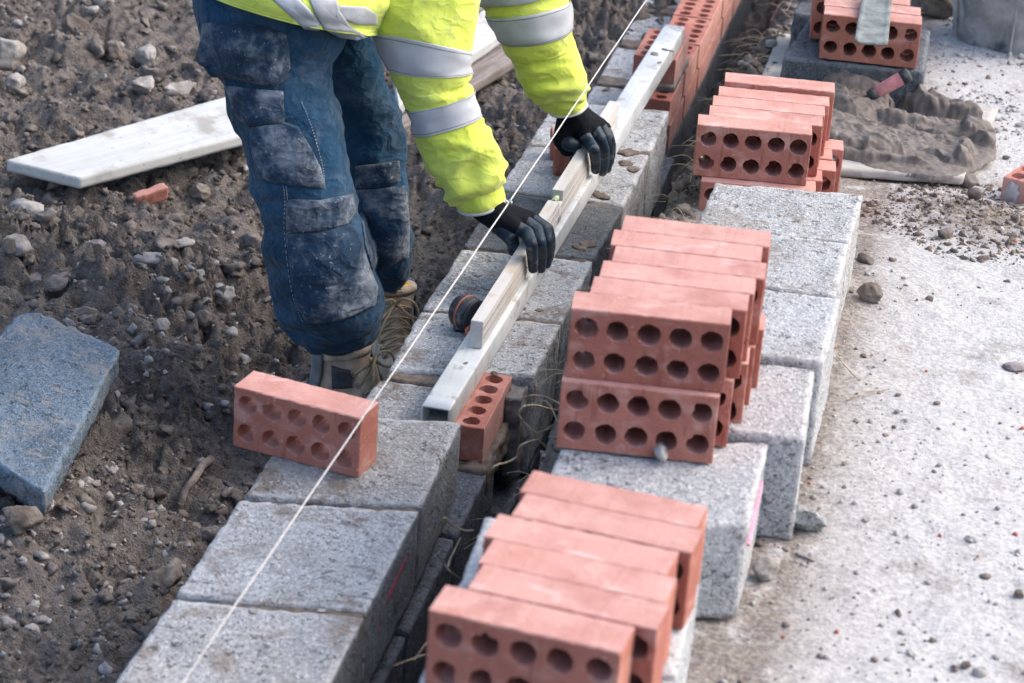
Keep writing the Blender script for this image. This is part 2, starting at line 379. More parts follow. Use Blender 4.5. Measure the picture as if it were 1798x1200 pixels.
M_BLACKPL = flat_mat('black_plastic', (0.03, 0.036, 0.042), 0.5, 0.3, 60, 0.4, (0.25, 0.25, 0.25), 0.5)
M_ORANGE = flat_mat('orange_plastic', (0.42, 0.12, 0.07), 0.5, 0.15)
M_DARKIN = flat_mat('dark_inside', (0.03, 0.035, 0.037), 0.8)
M_STRING = flat_mat('white_twine', (0.60, 0.585, 0.56), 0.9, 0.2, 300)
M_STRAW = flat_mat('dry_straw', (0.40, 0.33, 0.23), 0.9, 0.4, 60)
M_ROOT = flat_mat('weathered_root', (0.22, 0.18, 0.155), 0.9, 0.4, 60)
M_BUCKET = flat_mat('mortar_caked_plastic', (0.32, 0.318, 0.315), 0.75, 0.3, 14, 0.3, (0.07, 0.09, 0.12), 0.95)
M_PINK = flat_mat('pink_rubber', (0.52, 0.22, 0.24), 0.6, 0.2, 60, 0.3, (0.45, 0.38, 0.37), 0.6)
M_STEEL = flat_mat('dull_steel', (0.27, 0.26, 0.25), 0.6, 0.25, 30, 0.4, (0.2, 0.17, 0.15), 0.8)
M_PROFILE = flat_mat('grey_profile', (0.19, 0.21, 0.20), 0.6, 0.35, 30, 0.4, (0.09, 0.10, 0.10), 0.8)
def denim(name, base, dust, amt, scale=16):
    k = Mat(name, 0.92, 0.15); c = np.array(base)
    n = k.math('ADD', k.math('MULTIPLY', k.noise(scale, 4, 0.6), 0.55), k.math('MULTIPLY', k.noise(scale * 3.2, 6, 0.75), 0.45)); l = k.noise(5, 3, 0.5)
    col = k.mix(k.ramp(l, 0.35, 0.65), tuple(c * 0.75), tuple(c * 1.3))
    col = k.mix(k.ramp(n, 0.44, 0.66, 0, amt), col, dust)
    col = k.mix(k.ramp(k.noise(120, 3, 0.6), 0.64, 0.72, 0, amt * 0.75), col, tuple(np.array(dust) * 1.35))
    col = k.mix(k.ramp(k.noise(30, 3, 0.6), 0.66, 0.74, 0, amt * 0.6), col, (0.11, 0.075, 0.058))
    k.color(col); cr = k.crease(11); k.bump(k.math('ADD', k.math('MULTIPLY', k.noise(700, 1), 0.10), k.math('ADD', k.math('MULTIPLY', n, 0.12), cr)), 0.8, 0.009)
    k.b.inputs['Sheen Weight'].default_value = 0.12; return k.m
M_NAVY = denim('navy_work_cloth', (0.010, 0.050, 0.104), (0.12, 0.165, 0.215), 0.34)
M_NAVY_DARK = denim('dusty_charcoal_cloth', (0.018, 0.044, 0.084), (0.25, 0.28, 0.32), 1.0, 9)
M_THREAD = flat_mat('pale_stitching', (0.42, 0.45, 0.48), 0.9, 0.2)
def hivis():
    k = Mat('hi_vis_yellow_fleece', 0.9, 0.2); n = k.noise(9, 4, 0.6)
    c = k.mix(k.ramp(n, 0.35, 0.65), (0.58, 0.67, 0.085), (0.66, 0.75, 0.14)); c = k.mix(k.ramp(k.noise(22, 5, 0.7), 0.54, 0.72, 0, 0.6), c, (0.40, 0.44, 0.20))
    k.color(c); k.bump(k.math('ADD', k.math('MULTIPLY', k.noise(420, 2), 0.10), k.crease(8)), 0.6, 0.008); k.b.inputs['Sheen Weight'].default_value = 0.25; return k.m
M_HIVIS = hivis()
M_TAPE = flat_mat('silver_reflective_tape', (0.42, 0.44, 0.47), 0.45, 0.14, 10, 0.5)
M_TAPE_STITCH = flat_mat('grey_stitching', (0.20, 0.21, 0.22), 0.9, 0.2)
M_GLOVE = flat_mat('black_glove_knit', (0.008, 0.010, 0.014), 0.95, 0.3, 400, 0.15, None, 0, 900)
M_NITRILE = flat_mat('dusty_navy_nitrile', (0.013, 0.027, 0.045), 0.55, 0.3, 50, 0.35, (0.24, 0.27, 0.31), 0.55)
M_CUFF = flat_mat('off_white_cuff_edge', (0.62, 0.61, 0.58), 0.9, 0.1)
M_SUEDE = flat_mat('tan_suede', (0.56, 0.45, 0.35), 0.95, 0.3, 26, 0.15, (0.24, 0.185, 0.15), 0.6)
M_SUEDE_DK = flat_mat('grey_heel_suede', (0.24, 0.245, 0.255), 0.95, 0.3, 22, 0.15)
M_SUEDE_CH = flat_mat('charcoal_patch', (0.075, 0.08, 0.092), 0.9, 0.3, 40, 0.15)
M_LINING = flat_mat('mustard_lining', (0.62, 0.36, 0.05), 0.9, 0.15)
M_LACE = flat_mat('tan_lace', (0.42, 0.33, 0.21), 0.85, 0.2, 300)
M_SOLE = flat_mat('brown_rubber_sole', (0.07, 0.055, 0.045), 0.8, 0.3)
M_SKIN = flat_mat('skin', (0.52, 0.33, 0.25), 0.6, 0.08)
M_HAIR = flat_mat('brown_hair', (0.06, 0.04, 0.03), 0.8, 0.3, 80)

# ------------------------------------------------------------------ ground: soil to the left and in the trench, pale hardstanding on the right
def G(y): return np.interp(np.asarray(y, float), [0, 3.1, 3.5, 3.85, 4.15, 4.45, 4.65, 4.95, 5.5, 6.5, 8.5], [.20, .187, .185, .183, .178, .155, .12, .075, .024, -.045, -.16])
def bank_x(y): return -0.555 + 0.012 * vnoise(np.stack([np.asarray(y, float) * 3, 0 * np.asarray(y, float), 0 * np.asarray(y, float)], -1), 3) + 0.02 * sstep(4.5, 6.5, y)
def height(x, y):
    x = np.asarray(x, float); y = np.asarray(y, float)
    P = np.stack([x, y, np.zeros_like(x)], -1)
    left = -0.205 + 0.03 * vnoise(P * 2.2, 1) + 0.05 * sstep(-1.5, -2.6, x) + 0.10 * sstep(5.4, 7.2, y) * sstep(-1.2, -1.8, x)
    left = left - 0.15 * np.exp(-np.abs((x + 1.13) / 0.30) ** 3 - np.abs((y - 4.25) / 0.75) ** 3)
    right = G(np.clip(y, 0, 8)) + 0.010 * vnoise(P * 3, 2)
    s = sstep(-0.665, -0.54, x + 0.025 * vnoise(P * 9, 4))
    tren = -0.36 * (1 - s) + right * s
    cl = sstep(-0.92, -0.80, x)
    h = left * (1 - cl) + tren * cl
    loose = np.clip(1 - sstep(-0.60, -0.50, x), 0, 1)                 # rough soil, against rolled hardstanding
    b1 = np.abs(vnoise(P * 9, 6)); b2 = np.abs(vnoise(P * 24 + 3, 7)); b3 = np.abs(vnoise(P * 60 + 7, 8))
    wp = P + 0.04 * np.stack([vnoise(P * 14, 31), vnoise(P * 14, 32), 0 * x], -1); b2 = np.abs(vnoise(wp * 26 + 3, 7)); b4 = np.abs(vnoise(wp * 44 + 1, 33)); md = 0.45 + 0.75 * sstep(-0.25, 0.5, vnoise(P * 3.5, 34))
    h = h + loose * (0.050 * (b1 - 0.3) + md * (0.050 * (b2 - 0.3) + 0.034 * (b4 - 0.3) + 0.016 * (b3 - 0.3)) + 0.0055 * vnoise(P * 120, 9))
    h = h + (1 - loose) * (0.003 * fbm(P * 14, 3, 10) + 0.0016 * vnoise(P * 80, 12))
    pile = np.exp(-((x - 0.02) / 0.16) ** 2 - ((y - 4.72) / 0.20) ** 2) * 0.03      # crumbled soil by the mortar board
    h = h + (1 - loose) * pile * (0.7 + 0.5 * np.abs(vnoise(P * 30, 13)))
    return h
def hz(x, y): return float(height(np.array([x]), np.array([y]))[0])
def gpt(u, v, dz=0.0, z0=-0.1):
    z = z0
    for _ in range(12):
        P = on_z(u, v, z + dz); z = 0.5 * z + 0.5 * hz(P[0], P[1])
    return on_z(u, v, z + dz)
def build_ground():
    x0, x1, y0, y1, d = -2.95, 1.0, 1.95, 7.9, 0.0072
    nx, ny = int((x1 - x0) / d), int((y1 - y0) / d)
    xs = np.linspace(x0, x1, nx); ys = np.linspace(y0, y1, ny)
    X, Y = np.meshgrid(xs, ys); Z = height(X.ravel(), Y.ravel()).reshape(X.shape)
    rim = np.minimum.reduce([X - x0, x1 - X, Y - y0, y1 - Y]); Z = Z - 0.6 * (1 - sstep(0, 0.25, rim))
    V = np.stack([X, Y, Z], -1).reshape(-1, 3)
    i = np.arange(ny - 1)[:, None] * nx + np.arange(nx - 1)[None]
    Q = np.stack([i, i + 1, i + nx + 1, i + nx], -1).reshape(-1, 4)
    c = V[Q].mean(1); pm = c[:, 0] > bank_x(c[:, 1]) + 0.03 + 0.03 * vnoise(c * 25, 5)
    for name, sel, mat in (('ground', ~pm, M_SOIL), ('path', pm, M_PATH)):
        q = Q[sel]; used = np.unique(q); mp = np.zeros(len(V), np.int64); mp[used] = np.arange(len(used))
        me = mesh_of(name, V[used], mp[q], True, mat)
        if name == 'path':
            U = V[used]; a = me.attributes.new('dirt', 'FLOAT', 'POINT')
            e = np.exp(-np.clip(U[:, 0] + 0.17, 0, 9) / 0.055) * 0.85
            e = np.maximum(e, 1.1 * np.exp(-((U[:, 0] - 0.02) / 0.17) ** 2 - ((U[:, 1] - 4.72) / 0.22) ** 2)); e = np.maximum(e, 0.8 * sstep(-0.44, -0.5, U[:, 0]))
            a.data.foreach_set('value', np.clip(e, 0, 1))
        tag(link(name, me), kind='structure')
build_ground()
V, F = np.array([(-120, -60, -0.75), (120, -60, -0.75), (120, 200, -0.75), (-120, 200, -0.75)], float), [(0, 1, 2, 3)]
tag(link('terrain', mesh_of('terrain', V, F, False, M_SOIL)), kind='structure')

def scatter(name, n, rmin, rmax, area, mat, seed, sub=1, keep=None, sink=0.3, power=2.2):
    rs = np.random.RandomState(seed); B, Fc = ico(sub)
    shapes = []
    for s in range(14):
        D = B.copy()
        for _ in range(8):
            nn = rs.normal(size=3); nn /= np.linalg.norm(nn); e = D @ nn - rs.uniform(0.38, 0.8); D = D - np.where(e > 0, e, 0)[:, None] * nn
        shapes.append(D * (1 + 0.34 * vnoise(B * 2.2, seed + s) + 0.22 * vnoise(B * 5.5, seed + s + 50))[:, None])
    x = rs.uniform(area[0], area[1], n); y = rs.uniform(area[2], area[3], n)
    if keep is not None: k = keep(x, y); x, y = x[k], y[k]
    n = len(x); r = rmin * (rmax / rmin) ** (rs.uniform(0, 1, n) ** power); z = height(x, y)
    VV = np.empty((n, len(B), 3))
    for i in range(n):
        a = rs.uniform(0, 2 * PI); c, s = math.cos(a), math.sin(a); D = shapes[i % 14]
        D = D * (1, rs.uniform(0.65, 1), rs.uniform(0.55, 0.9))
        VV[i, :, 0] = x[i] + r[i] * (D[:, 0] * c - D[:, 1] * s); VV[i, :, 1] = y[i] + r[i] * (D[:, 0] * s + D[:, 1] * c)
        VV[i, :, 2] = z[i] + r[i] * (D[:, 2] * 1.0 + 0.5 - sink)
    FF = (np.arange(n)[:, None, None] * len(B) + Fc[None]).reshape(-1, 3)
    tag(link(name, mesh_of(name, VV.reshape(-1, 3), FF, False, mat)), kind='stuff')
def clump(x, y): return vnoise(np.stack([x * 3, y * 3, 0 * x], -1), 40) + 0.7 * vnoise(np.stack([x * 9, y * 9, 0 * x], -1), 41) > -0.35
left_ok = lambda x, y: (x < -1.0)
scatter('soil_crumbs', 15000, 0.0035, 0.012, (-2.75, -1.0, 2.4, 7.2), M_CLOD, 10, 1, lambda x, y: left_ok(x, y))
scatter('soil_lumps', 2600, 0.008, 0.022, (-2.75, -1.0, 2.4, 7.2), M_CLOD, 11, 2, lambda x, y: left_ok(x, y) & clump(x, y))
scatter('chalky_rubble', 1100, 0.004, 0.019, (-1.75, -1.0, 2.4, 4.6), M_PEBBLE, 61, 2, lambda x, y: left_ok(x, y) & (clump(x + 1, y + 4)), 0.35, 2.2)
scatter('soil_clods', 420, 0.018, 0.042, (-2.75, -1.0, 2.4, 7.4), M_CLOD, 12, 3, lambda x, y: left_ok(x, y) & (clump(x + 3, y)) & (x < -1.08), 0.45)
scatter('grey_lumps', 1300, 0.005, 0.022, (-2.75, -1.0, 2.4, 7.2), M_STONE_DK, 19, 2, lambda x, y: left_ok(x, y) & clump(x + 5, y), 0.35, 1.6)
scatter('pale_pebbles', 2600, 0.003, 0.016, (-2.75, -1.0, 2.4, 7.2), M_PEBBLE, 13, 2, lambda x, y: left_ok(x, y) & clump(x + 9, y), 0.25, 2.0)
scatter('site_dust_lumps', 3200, 0.002, 0.011, (-0.22, 0.25, 4.35, 5.2), M_CLOD_DRY, 51, 2, lambda x, y: np.hypot((x - .03) / .2, (y - 4.7) / .3) < 1 + .5 * vnoise(np.stack([x * 9, y * 9, 0 * x], -1), 52), 0.45, 3.0)
scatter('far_gravel', 2600, 0.003, 0.013, (-0.16, 0.6, 5.4, 7.0), M_PEBBLE, 53, 2, lambda x, y: vnoise(np.stack([x * 5, y * 5, 0 * x], -1), 54) > -.1, 0.3, 2.4)
scatter('grey_gravel', 6500, 0.0018, 0.0075, (-0.22, 1.0, 2.2, 7.2), M_PEBBLE, 14, 1, lambda x, y: (vnoise(np.stack([x * 5, y * 5, 0 * x], -1), 44) + 1.1 * np.exp(-np.clip(x + 0.2, 0, 9) / 0.10) > 0.12), 0.25, 2.6)
scatter('path_crumbs', 2200, 0.002, 0.010, (-0.22, 1.0, 2.2, 7.2), M_CLOD_DRY, 15, 2, lambda x, y: (vnoise(np.stack([x * 4, y * 4, 0 * x], -1), 45) + np.exp(-np.clip(x + 0.2, 0, 9) / 0.08) > 0.15), 0.3, 2.4)
scatter('brick_chips', 60, 0.003, 0.008, (-0.2, 0.6, 2.3, 6.8), M_REDCHIP, 16, 1, None, 0.2)
scatter('bank_rubble', 2600, 0.004, 0.022, (-0.70, -0.50, 2.0, 7.2), M_STONE_DK, 17, 2, None, 0.3, 2.4)
scatter('bank_pebbles', 420, 0.003, 0.013, (-0.66, -0.50, 2.0, 7.2), M_PEBBLE, 18, 2, None, 0.2, 2.0)

# ------------------------------------------------------------------ bricks
def perforated_brick(seed, L=0.215, T=0.065, H=0.1025, seg=6, ragged=1.0):
    """length on x, thickness on y (holes run along y), height on z; origin at the middle of the bottom"""
    rs = np.random.RandomState(seed); V = []; F = []; key = {}
    ch = 0.0016
    def add(p, merge=True):
        k = (round(p[0], 5), round(p[1], 5), round(p[2], 5))
        if merge and k in key: return key[k]
        V.append(p); key[k] = len(V) - 1; return len(V) - 1
    cx, cz = (L - 2 * ch) / 5, (H - 2 * ch) / 2
    holes = []
    for i in range(5):
        for j in range(2):
            x0 = -L / 2 + ch + i * cx; z0 = ch + j * cz
            rect = []
            for s in range(4):
                for k in range(seg):
                    t = k / seg
                    rect.append([(x0 + t * cx, z0), (x0 + cx, z0 + t * cz), (x0 + cx - t * cx, z0 + cz), (x0, z0 + cz - t * cz)][s])
            mx, mz = x0 + cx / 2 + rs.uniform(-.0008, .0008), z0 + cz / 2 + (0.0012 if j == 0 else -0.0012) + rs.uniform(-.0006, .0006)
            r = 0.0157 * rs.uniform(0.96, 1.05)
            n = 4 * seg; ra = np.full(n, r) * (1 + 0.025 * rs.normal(size=n))
            ang = []
            for (px, pz) in rect: ang.append(math.atan2((pz - mz), (px - mx)))
            rear = ra * (1 + 0.02 * rs.normal(size=n))
            for _ in range(rs.choice([0, 1, 1, 2])):             # burrs the wire cut leaves along the upper rim
                kc = rs.randint(n)
                if math.sin(ang[kc]) < -0.2: continue
                dp = ragged * rs.uniform(0.10, 0.34)
                for dk, wk in ((-1, .55), (0, 1), (1, .7), (2, .3)): ra[(kc + dk) % n] *= 1 - dp * wk
            hf = [(mx + ra[k] * math.cos(ang[k]), mz + ra[k] * math.sin(ang[k])) for k in range(n)]
            hm = [(mx + r * 1.02 * math.cos(ang[k]), mz + r * 1.02 * math.sin(ang[k])) for k in range(n)]
            hb = [(mx + rear[k] * math.cos(ang[k]), mz + rear[k] * math.sin(ang[k])) for k in range(n)]
            yf, yb = -T / 2, T / 2
            rf = [add((p[0], yf, p[1])) for p in rect]; rb = [add((p[0], yb, p[1])) for p in rect]
            f1 = [add((p[0], yf + 0.0004, p[1]), False) for p in hf]; m1 = [add((p[0], yf + 0.007, p[1]), False) for p in hm]
            b1 = [add((p[0], yb, p[1]), False) for p in hb]
            for k in range(n):
                q = (k + 1) % n
                F += [(rf[k], rf[q], f1[q], f1[k]), (f1[k], f1[q], m1[q], m1[k]), (m1[k], m1[q], b1[q], b1[k]), (b1[k], b1[q], rb[q], rb[k])]
    # perimeter: front ring -> chamfered ring -> back chamfered ring -> back ring
    ring = []
    nx, nz = 5 * seg, 2 * seg
    for k in range(nx): ring.append((-L / 2 + ch + k * (L - 2 * ch) / nx, ch, 0, -1))
    for k in range(nz): ring.append((L / 2 - ch, ch + k * (H - 2 * ch) / nz, 1, 0))
    for k in range(nx): ring.append((L / 2 - ch - k * (L - 2 * ch) / nx, H - ch, 0, 1))
    for k in range(nz): ring.append((-L / 2 + ch, H - ch - k * (H - 2 * ch) / nz, -1, 0))
    R = [[], [], [], []]
    for idx, (x, z, ax, az) in enumerate(ring):
        corner = idx in (0, nx, nx + nz, 2 * nx + nz)
        ox, oz = ax * ch, az * ch
        if corner:
            ox = ch * 0.8 * (1 if x > 0 else -1); oz = ch * 0.8 * (1 if z > H / 2 else -1)
        chip = rs.uniform(0, 1) ** 5 * 0.0022
        R[0].append(add((x, -T / 2, z))); R[3].append(add((x, T / 2, z)))
        R[1].append(add((x + ox, -T / 2 + ch * 0.8 + chip, z + oz), False)); R[2].append(add((x + ox, T / 2 - ch * 0.8, z + oz), False))
    n = len(ring)
    for a in range(3):
        for k in range(n):
            q = (k + 1) % n; F.append((R[a + 1][k], R[a + 1][q], R[a][q], R[a][k]))
    V = np.array(V)
    V = V + 0.0005 * np.stack([vnoise(V * 120, seed + 1), vnoise(V * 120, seed + 2), vnoise(V * 120, seed + 3)], -1)
    return V, F
BRICKS = []
for s in range(6):
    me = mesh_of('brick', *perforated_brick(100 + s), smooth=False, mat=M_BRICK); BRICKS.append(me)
def put_brick(k, loc, rz, rx=0.0, ry=0.0, thin=1.0, parent=None, label=None, group=None):
    o = link('brick', BRICKS[k % 6]); o.rotation_mode = 'XYZ'
    if parent: o.parent = parent; o.location = Vector(loc) - Vector(root_loc(parent))
    else: o.location = loc; tag(o, label, 'brick', group)
    o.rotation_euler = (rx, ry, rz); o.scale = (1, thin, 1)
    return o
FLIP = PI                                                        # a brick is the same from behind: turn some round so the burrs differ
def on_edge(k, x, y, z, rz_deg, label, group, thin=0.9, lean=0.0, turn=False):
    """x, y: front lower left corner"""
    a = math.radians(rz_deg); t = 0.065 * thin
    c = Vector((x, y, z)) + Vector((math.cos(a), math.sin(a), 0)) * 0.1075 + Vector((-math.sin(a), math.cos(a), 0)) * t / 2
    return put_brick(k, c, a + (PI if turn else 0), lean if not turn else -lean, 0, thin, None, label, group)

# ------------------------------------------------------------------ the block wall being built
bw = empty('block_wall', (-0.84, 3.9, -0.38), 'low wall of grey concrete blocks running through the trench beneath the string line', 'block wall')
near_L = [(-0.992, 2.28), (-0.992, 2.597), (-0.990, 2.905), (-0.990, 3.205), (-0.988, 3.508)]
near_R = [(-0.722, 2.31), (-0.724, 2.632), (-0.727, 2.943), (-0.730, 3.258), (-0.738, 3.566)]
def quad(A, B, i, gap=0.005, z=0.0, zn=0.0):
    g = gap
    return [(A[i][0], A[i][1] + g, z + zn), (B[i][0], B[i][1] + g, z + zn), (B[i + 1][0], B[i + 1][1] - g, z), (A[i + 1][0], A[i + 1][1] - g, z)]
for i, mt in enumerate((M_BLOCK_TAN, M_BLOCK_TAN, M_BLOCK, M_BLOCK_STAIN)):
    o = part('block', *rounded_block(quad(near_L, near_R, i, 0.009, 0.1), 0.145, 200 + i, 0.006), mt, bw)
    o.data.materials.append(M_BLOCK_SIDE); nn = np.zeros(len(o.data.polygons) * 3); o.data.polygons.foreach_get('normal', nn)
    o.data.polygons.foreach_set('material_index', (nn.reshape(-1, 3)[:, 0] > 0.75).astype(np.int32))  # trench-facing faces take the concrete with the shade painted in
mid_L = [(-0.945, 3.900), (-0.953, 4.17), (-0.950, 4.48), (-0.950, 4.80), (-0.948, 5.085), (-0.948, 5.385)]
mid_R = [(-0.700, 3.965), (-0.697, 4.205), (-0.697, 4.513), (-0.690, 4.81), (-0.690, 5.135), (-0.693, 5.425)]
for i, mt in enumerate((M_BLOCK, M_BLOCK, M_BLOCK_WET, M_BLOCK, M_BLOCK)):
    part('block', *rounded_block(quad(mid_L, mid_R, i, 0.008), 0.20, 220 + i, 0.006), mt, bw)
part('block', *rounded_block([(-0.962, 3.58, -0.006), (-0.847, 3.585, -0.006), (-0.847, 3.876, -0.006), (-0.953, 3.872, -0.006)], 0.2, 230, 0.006), M_BLOCK_STAIN, bw)
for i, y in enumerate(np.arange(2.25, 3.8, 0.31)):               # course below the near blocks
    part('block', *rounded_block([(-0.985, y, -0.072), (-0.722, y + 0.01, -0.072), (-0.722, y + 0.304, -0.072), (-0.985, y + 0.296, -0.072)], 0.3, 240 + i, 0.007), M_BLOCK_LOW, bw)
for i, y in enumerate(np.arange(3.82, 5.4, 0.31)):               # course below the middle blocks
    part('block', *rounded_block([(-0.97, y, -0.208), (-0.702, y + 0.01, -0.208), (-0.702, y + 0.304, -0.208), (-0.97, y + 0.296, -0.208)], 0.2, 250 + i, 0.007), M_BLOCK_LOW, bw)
for i, y in enumerate((5.44, 5.76, 6.08, 6.40, 6.72, 7.04)):     # far inner leaf
    part('block', *rounded_block([(-0.965, y, -0.175), (-0.865, y, -0.175), (-0.865, y + 0.26, -0.175), (-0.965, y + 0.26, -0.175)], 0.25, 260 + i, 0.006), M_BLOCK, bw)
def joint(a, b, c, d, z, depth, seed, mat=M_JOINT):
    V, F = rounded_block([(*a, z), (*b, z), (*c, z), (*d, z)], depth, seed, 0.002, 0.008, 0.0025, 0.002); part('mortar_joint', V, F, mat, bw)
for i in (1, 2, 3):
    a, b = near_L[i], near_R[i]; joint((a[0] + .03 * i, a[1] - .011), (b[0] - .004, b[1] - .011), (b[0] - .004, b[1] + .011), (a[0] + .03 * i, a[1] + .011), 0.096, 0.13, 270 + i)
for i in (1, 2, 3, 4):
    a, b = mid_L[i], mid_R[i]; joint((a[0] + .006, a[1] - .011), (b[0] - .004, b[1] - .011), (b[0] - .004, b[1] + .011), (a[0] + .006, a[1] + .011), -0.004, 0.19, 280 + i)
joint((-0.945, 3.876), (-0.845, 3.880), (-0.845, 3.915), (-0.945, 3.899), -0.003, 0.17, 290)
for i, y in enumerate((5.70, 6.02, 6.34, 6.66)): joint((-0.962, y), (-0.868, y), (-0.868, y + 0.06), (-0.962, y + 0.06), -0.168, 0.2, 292 + i)
M_SPRAY = flat_mat('dark_red_mark', (0.22, 0.035, 0.06), 0.9, 0.4, 120)
_s = [on_x(u, v, -0.7275) for u, v in ((664, 1108), (672, 1075), (690, 1035), (706, 1000), (718, 975))]
part('paint_mark', *tube(curve_pts([(p[0] - .0035, p[1], p[2]) for p in _s], 16), np.interp(np.linspace(0, 1, 16), [0, .5, 1], [.0038, .0052, .004]), 6), M_SPRAY, bw)
# mortar bed and droppings
V, F = rounded_block([(-0.85, 3.70, -0.064), (-0.722, 3.715, -0.064), (-0.722, 3.99, -0.064), (-0.85, 3.97, -0.064)], 0.05, 300, 0.012, 0.007, 0.005, 0.004)
part('mortar_bed', V, F, M_JOINT, bw)
V, F = rounded_block([(-0.735, 3.90, -0.016), (-0.706, 3.905, -0.018), (-0.706, 3.962, -0.016), (-0.735, 3.958, -0.014)], 0.16, 301, 0.006, 0.006, 0.004)
part('mortar_fill', V, F, M_JOINT_GREY, bw)
def dollop(u, v, z, r, seed, mat=M_JOINT):
    V, F = rock(r * 1.15, seed, 3, 0.9, (1.3, 0.85, 0.22), 2); part('mortar_lump', V + on_z(u, v, z + r * 0.1), F, mat, bw)
for a in ((1100, 287, 0, .014, 1), (1112, 297, 0, .012, 2), (1104, 268, 0, .016, 3), (1058, 345, 0, .013, 4), (1040, 338, 0, .010, 5), (1018, 435, 0, .012, 6), (1030, 430, 0, .015, 7), (868, 656, 0, .006, 8), (947, 545, 0, .007, 9),
          (480, 1148, .1, .006, 10), (488, 980, .1, .0055, 11), (478, 985, .1, .003, 12), (564, 1072, .1, .004, 13), (444, 1073, .1, .006, 14), (530, 1174, .1, .005, 15)):
    dollop(*a, mat=M_PEBBLE if a[4] > 9 else M_JOINT)

# ------------------------------------------------------------------ the red brick wall beyond
rw = empty('brick_wall', (-0.785, 6.5, -0.27), 'low wall of red perforated bricks raked back at its near end', 'brick wall')
def flat_brick(k, cx, cy, ztop, rz, parent=None, label=None, group=None, tilt=(0, 0)):
    """a brick lying on its bed, holes upward, length along rz"""
    o = link('brick', BRICKS[k % 6]); o.rotation_mode = 'QUATERNION'
    q = Matrix.Rotation(rz, 3, 'Z') @ Matrix.Rotation(tilt[0], 3, 'X') @ Matrix.Rotation(tilt[1], 3, 'Y') @ Matrix.Rotation(-PI / 2, 3, 'X')
    o.rotation_quaternion = q.to_quaternion()
    c = q @ Vector((0, 0, 0.05125))                              # mesh middle relative to its origin
    loc = Vector((cx, cy, ztop - 0.0325)) - c
    if parent: o.parent = parent; o.location = loc - Vector(root_loc(parent))
    else: o.location = loc; tag(o, label, 'brick', group)
    return o
k = 0
for ztop, y0, n in ((-0.078, 5.705, 9), (-0.153, 5.745, 9)):
    for i in range(n):
        flat_brick(k, -0.779 + 0.0012 * ((k * 7) % 3 - 1), y0 + 0.1075 + i * 0.225, ztop, PI / 2, rw); k += 1
flat_brick(k, -0.7865, 5.78 + 0.1075, 0.0, PI / 2, rw)
bed = lambda y0, y1, z0, z1, nm, x0=-0.836, x1=-0.738, mt=M_JOINT_GREY, s=0: part(nm, *rounded_block([(x0, y0, z1), (x1, y0, z1), (x1, y1, z1), (x0, y1, z1)], z1 - z0, 330 + s, 0.002, 0.012, 0.0015, 0.001), mt, rw)
bed(5.75, 7.70, -0.154, -0.142, 'mortar_bed', s=1, x1=-.733); bed(5.75, 7.70, -0.232, -0.217, 'mortar_bed', s=2, x1=-.733)
bed(5.765, 6.0, -0.080, -0.063, 'mortar_bed', s=3, mt=M_MORTAR, x1=-.731)
for ztop, y0, n in ((-0.078, 5.705, 9), (-0.153, 5.745, 9)):
    for i in range(n):
        y = y0 + i * 0.225 - 0.0115
        if i: bed(y + 0.002, y + 0.0115, ztop - 0.064, ztop - 0.004, 'mortar_joint', s=10 + i, x1=-.732)
for i, y in enumerate((5.62, 6.04, 6.46, 6.88, 7.30)):
    part('footing_block', *rounded_block([(-0.86, y, -0.233), (-0.732, y, -0.233), (-0.732, y + 0.41, -0.233), (-0.86, y + 0.41, -0.233)], 0.2, 350 + i, 0.006), M_BLOCK_LOW, rw)

# ------------------------------------------------------------------ loose bricks on the wall
_b = on_z(411, 679, 0.2025)
on_edge(0, _b[0], _b[1], 0.1005, -10.4, 'single red brick standing on its long edge across the grey wall, under the string', None, 1.0)
flat_brick(2, -0.7865, 3.739 + 0.1075, 0.0, PI / 2, None, 'red brick bedded in the wall notch under the near end of the white straight edge', None)
def bat(x, y, rz, h, w, d, seed, label):
    V, F = rounded_block([(0, 0, h), (d, 0, h), (d, w, h), (0, w, h)], h, seed, 0.003, 0.006, 0.001, 0.008)
    c, s = math.cos(rz), math.sin(rz); V = np.stack([x + V[:, 0] * c - V[:, 1] * s, y + V[:, 0] * s + V[:, 1] * c, V[:, 2] + 0.0005], -1)
    solo('broken_brick', V, F, M_BRICK, label, 'brick', 'broken bricks beside the far glove')
bat(-0.862, 4.925, math.radians(8), 0.062, 0.055, 0.05, 360, 'nearer of two broken red bricks standing on the block behind the far glove')
bat(-0.884, 5.005, math.radians(14), 0.060, 0.05, 0.06, 361, 'farther of two broken red bricks on the block, partly hidden behind the far glove')

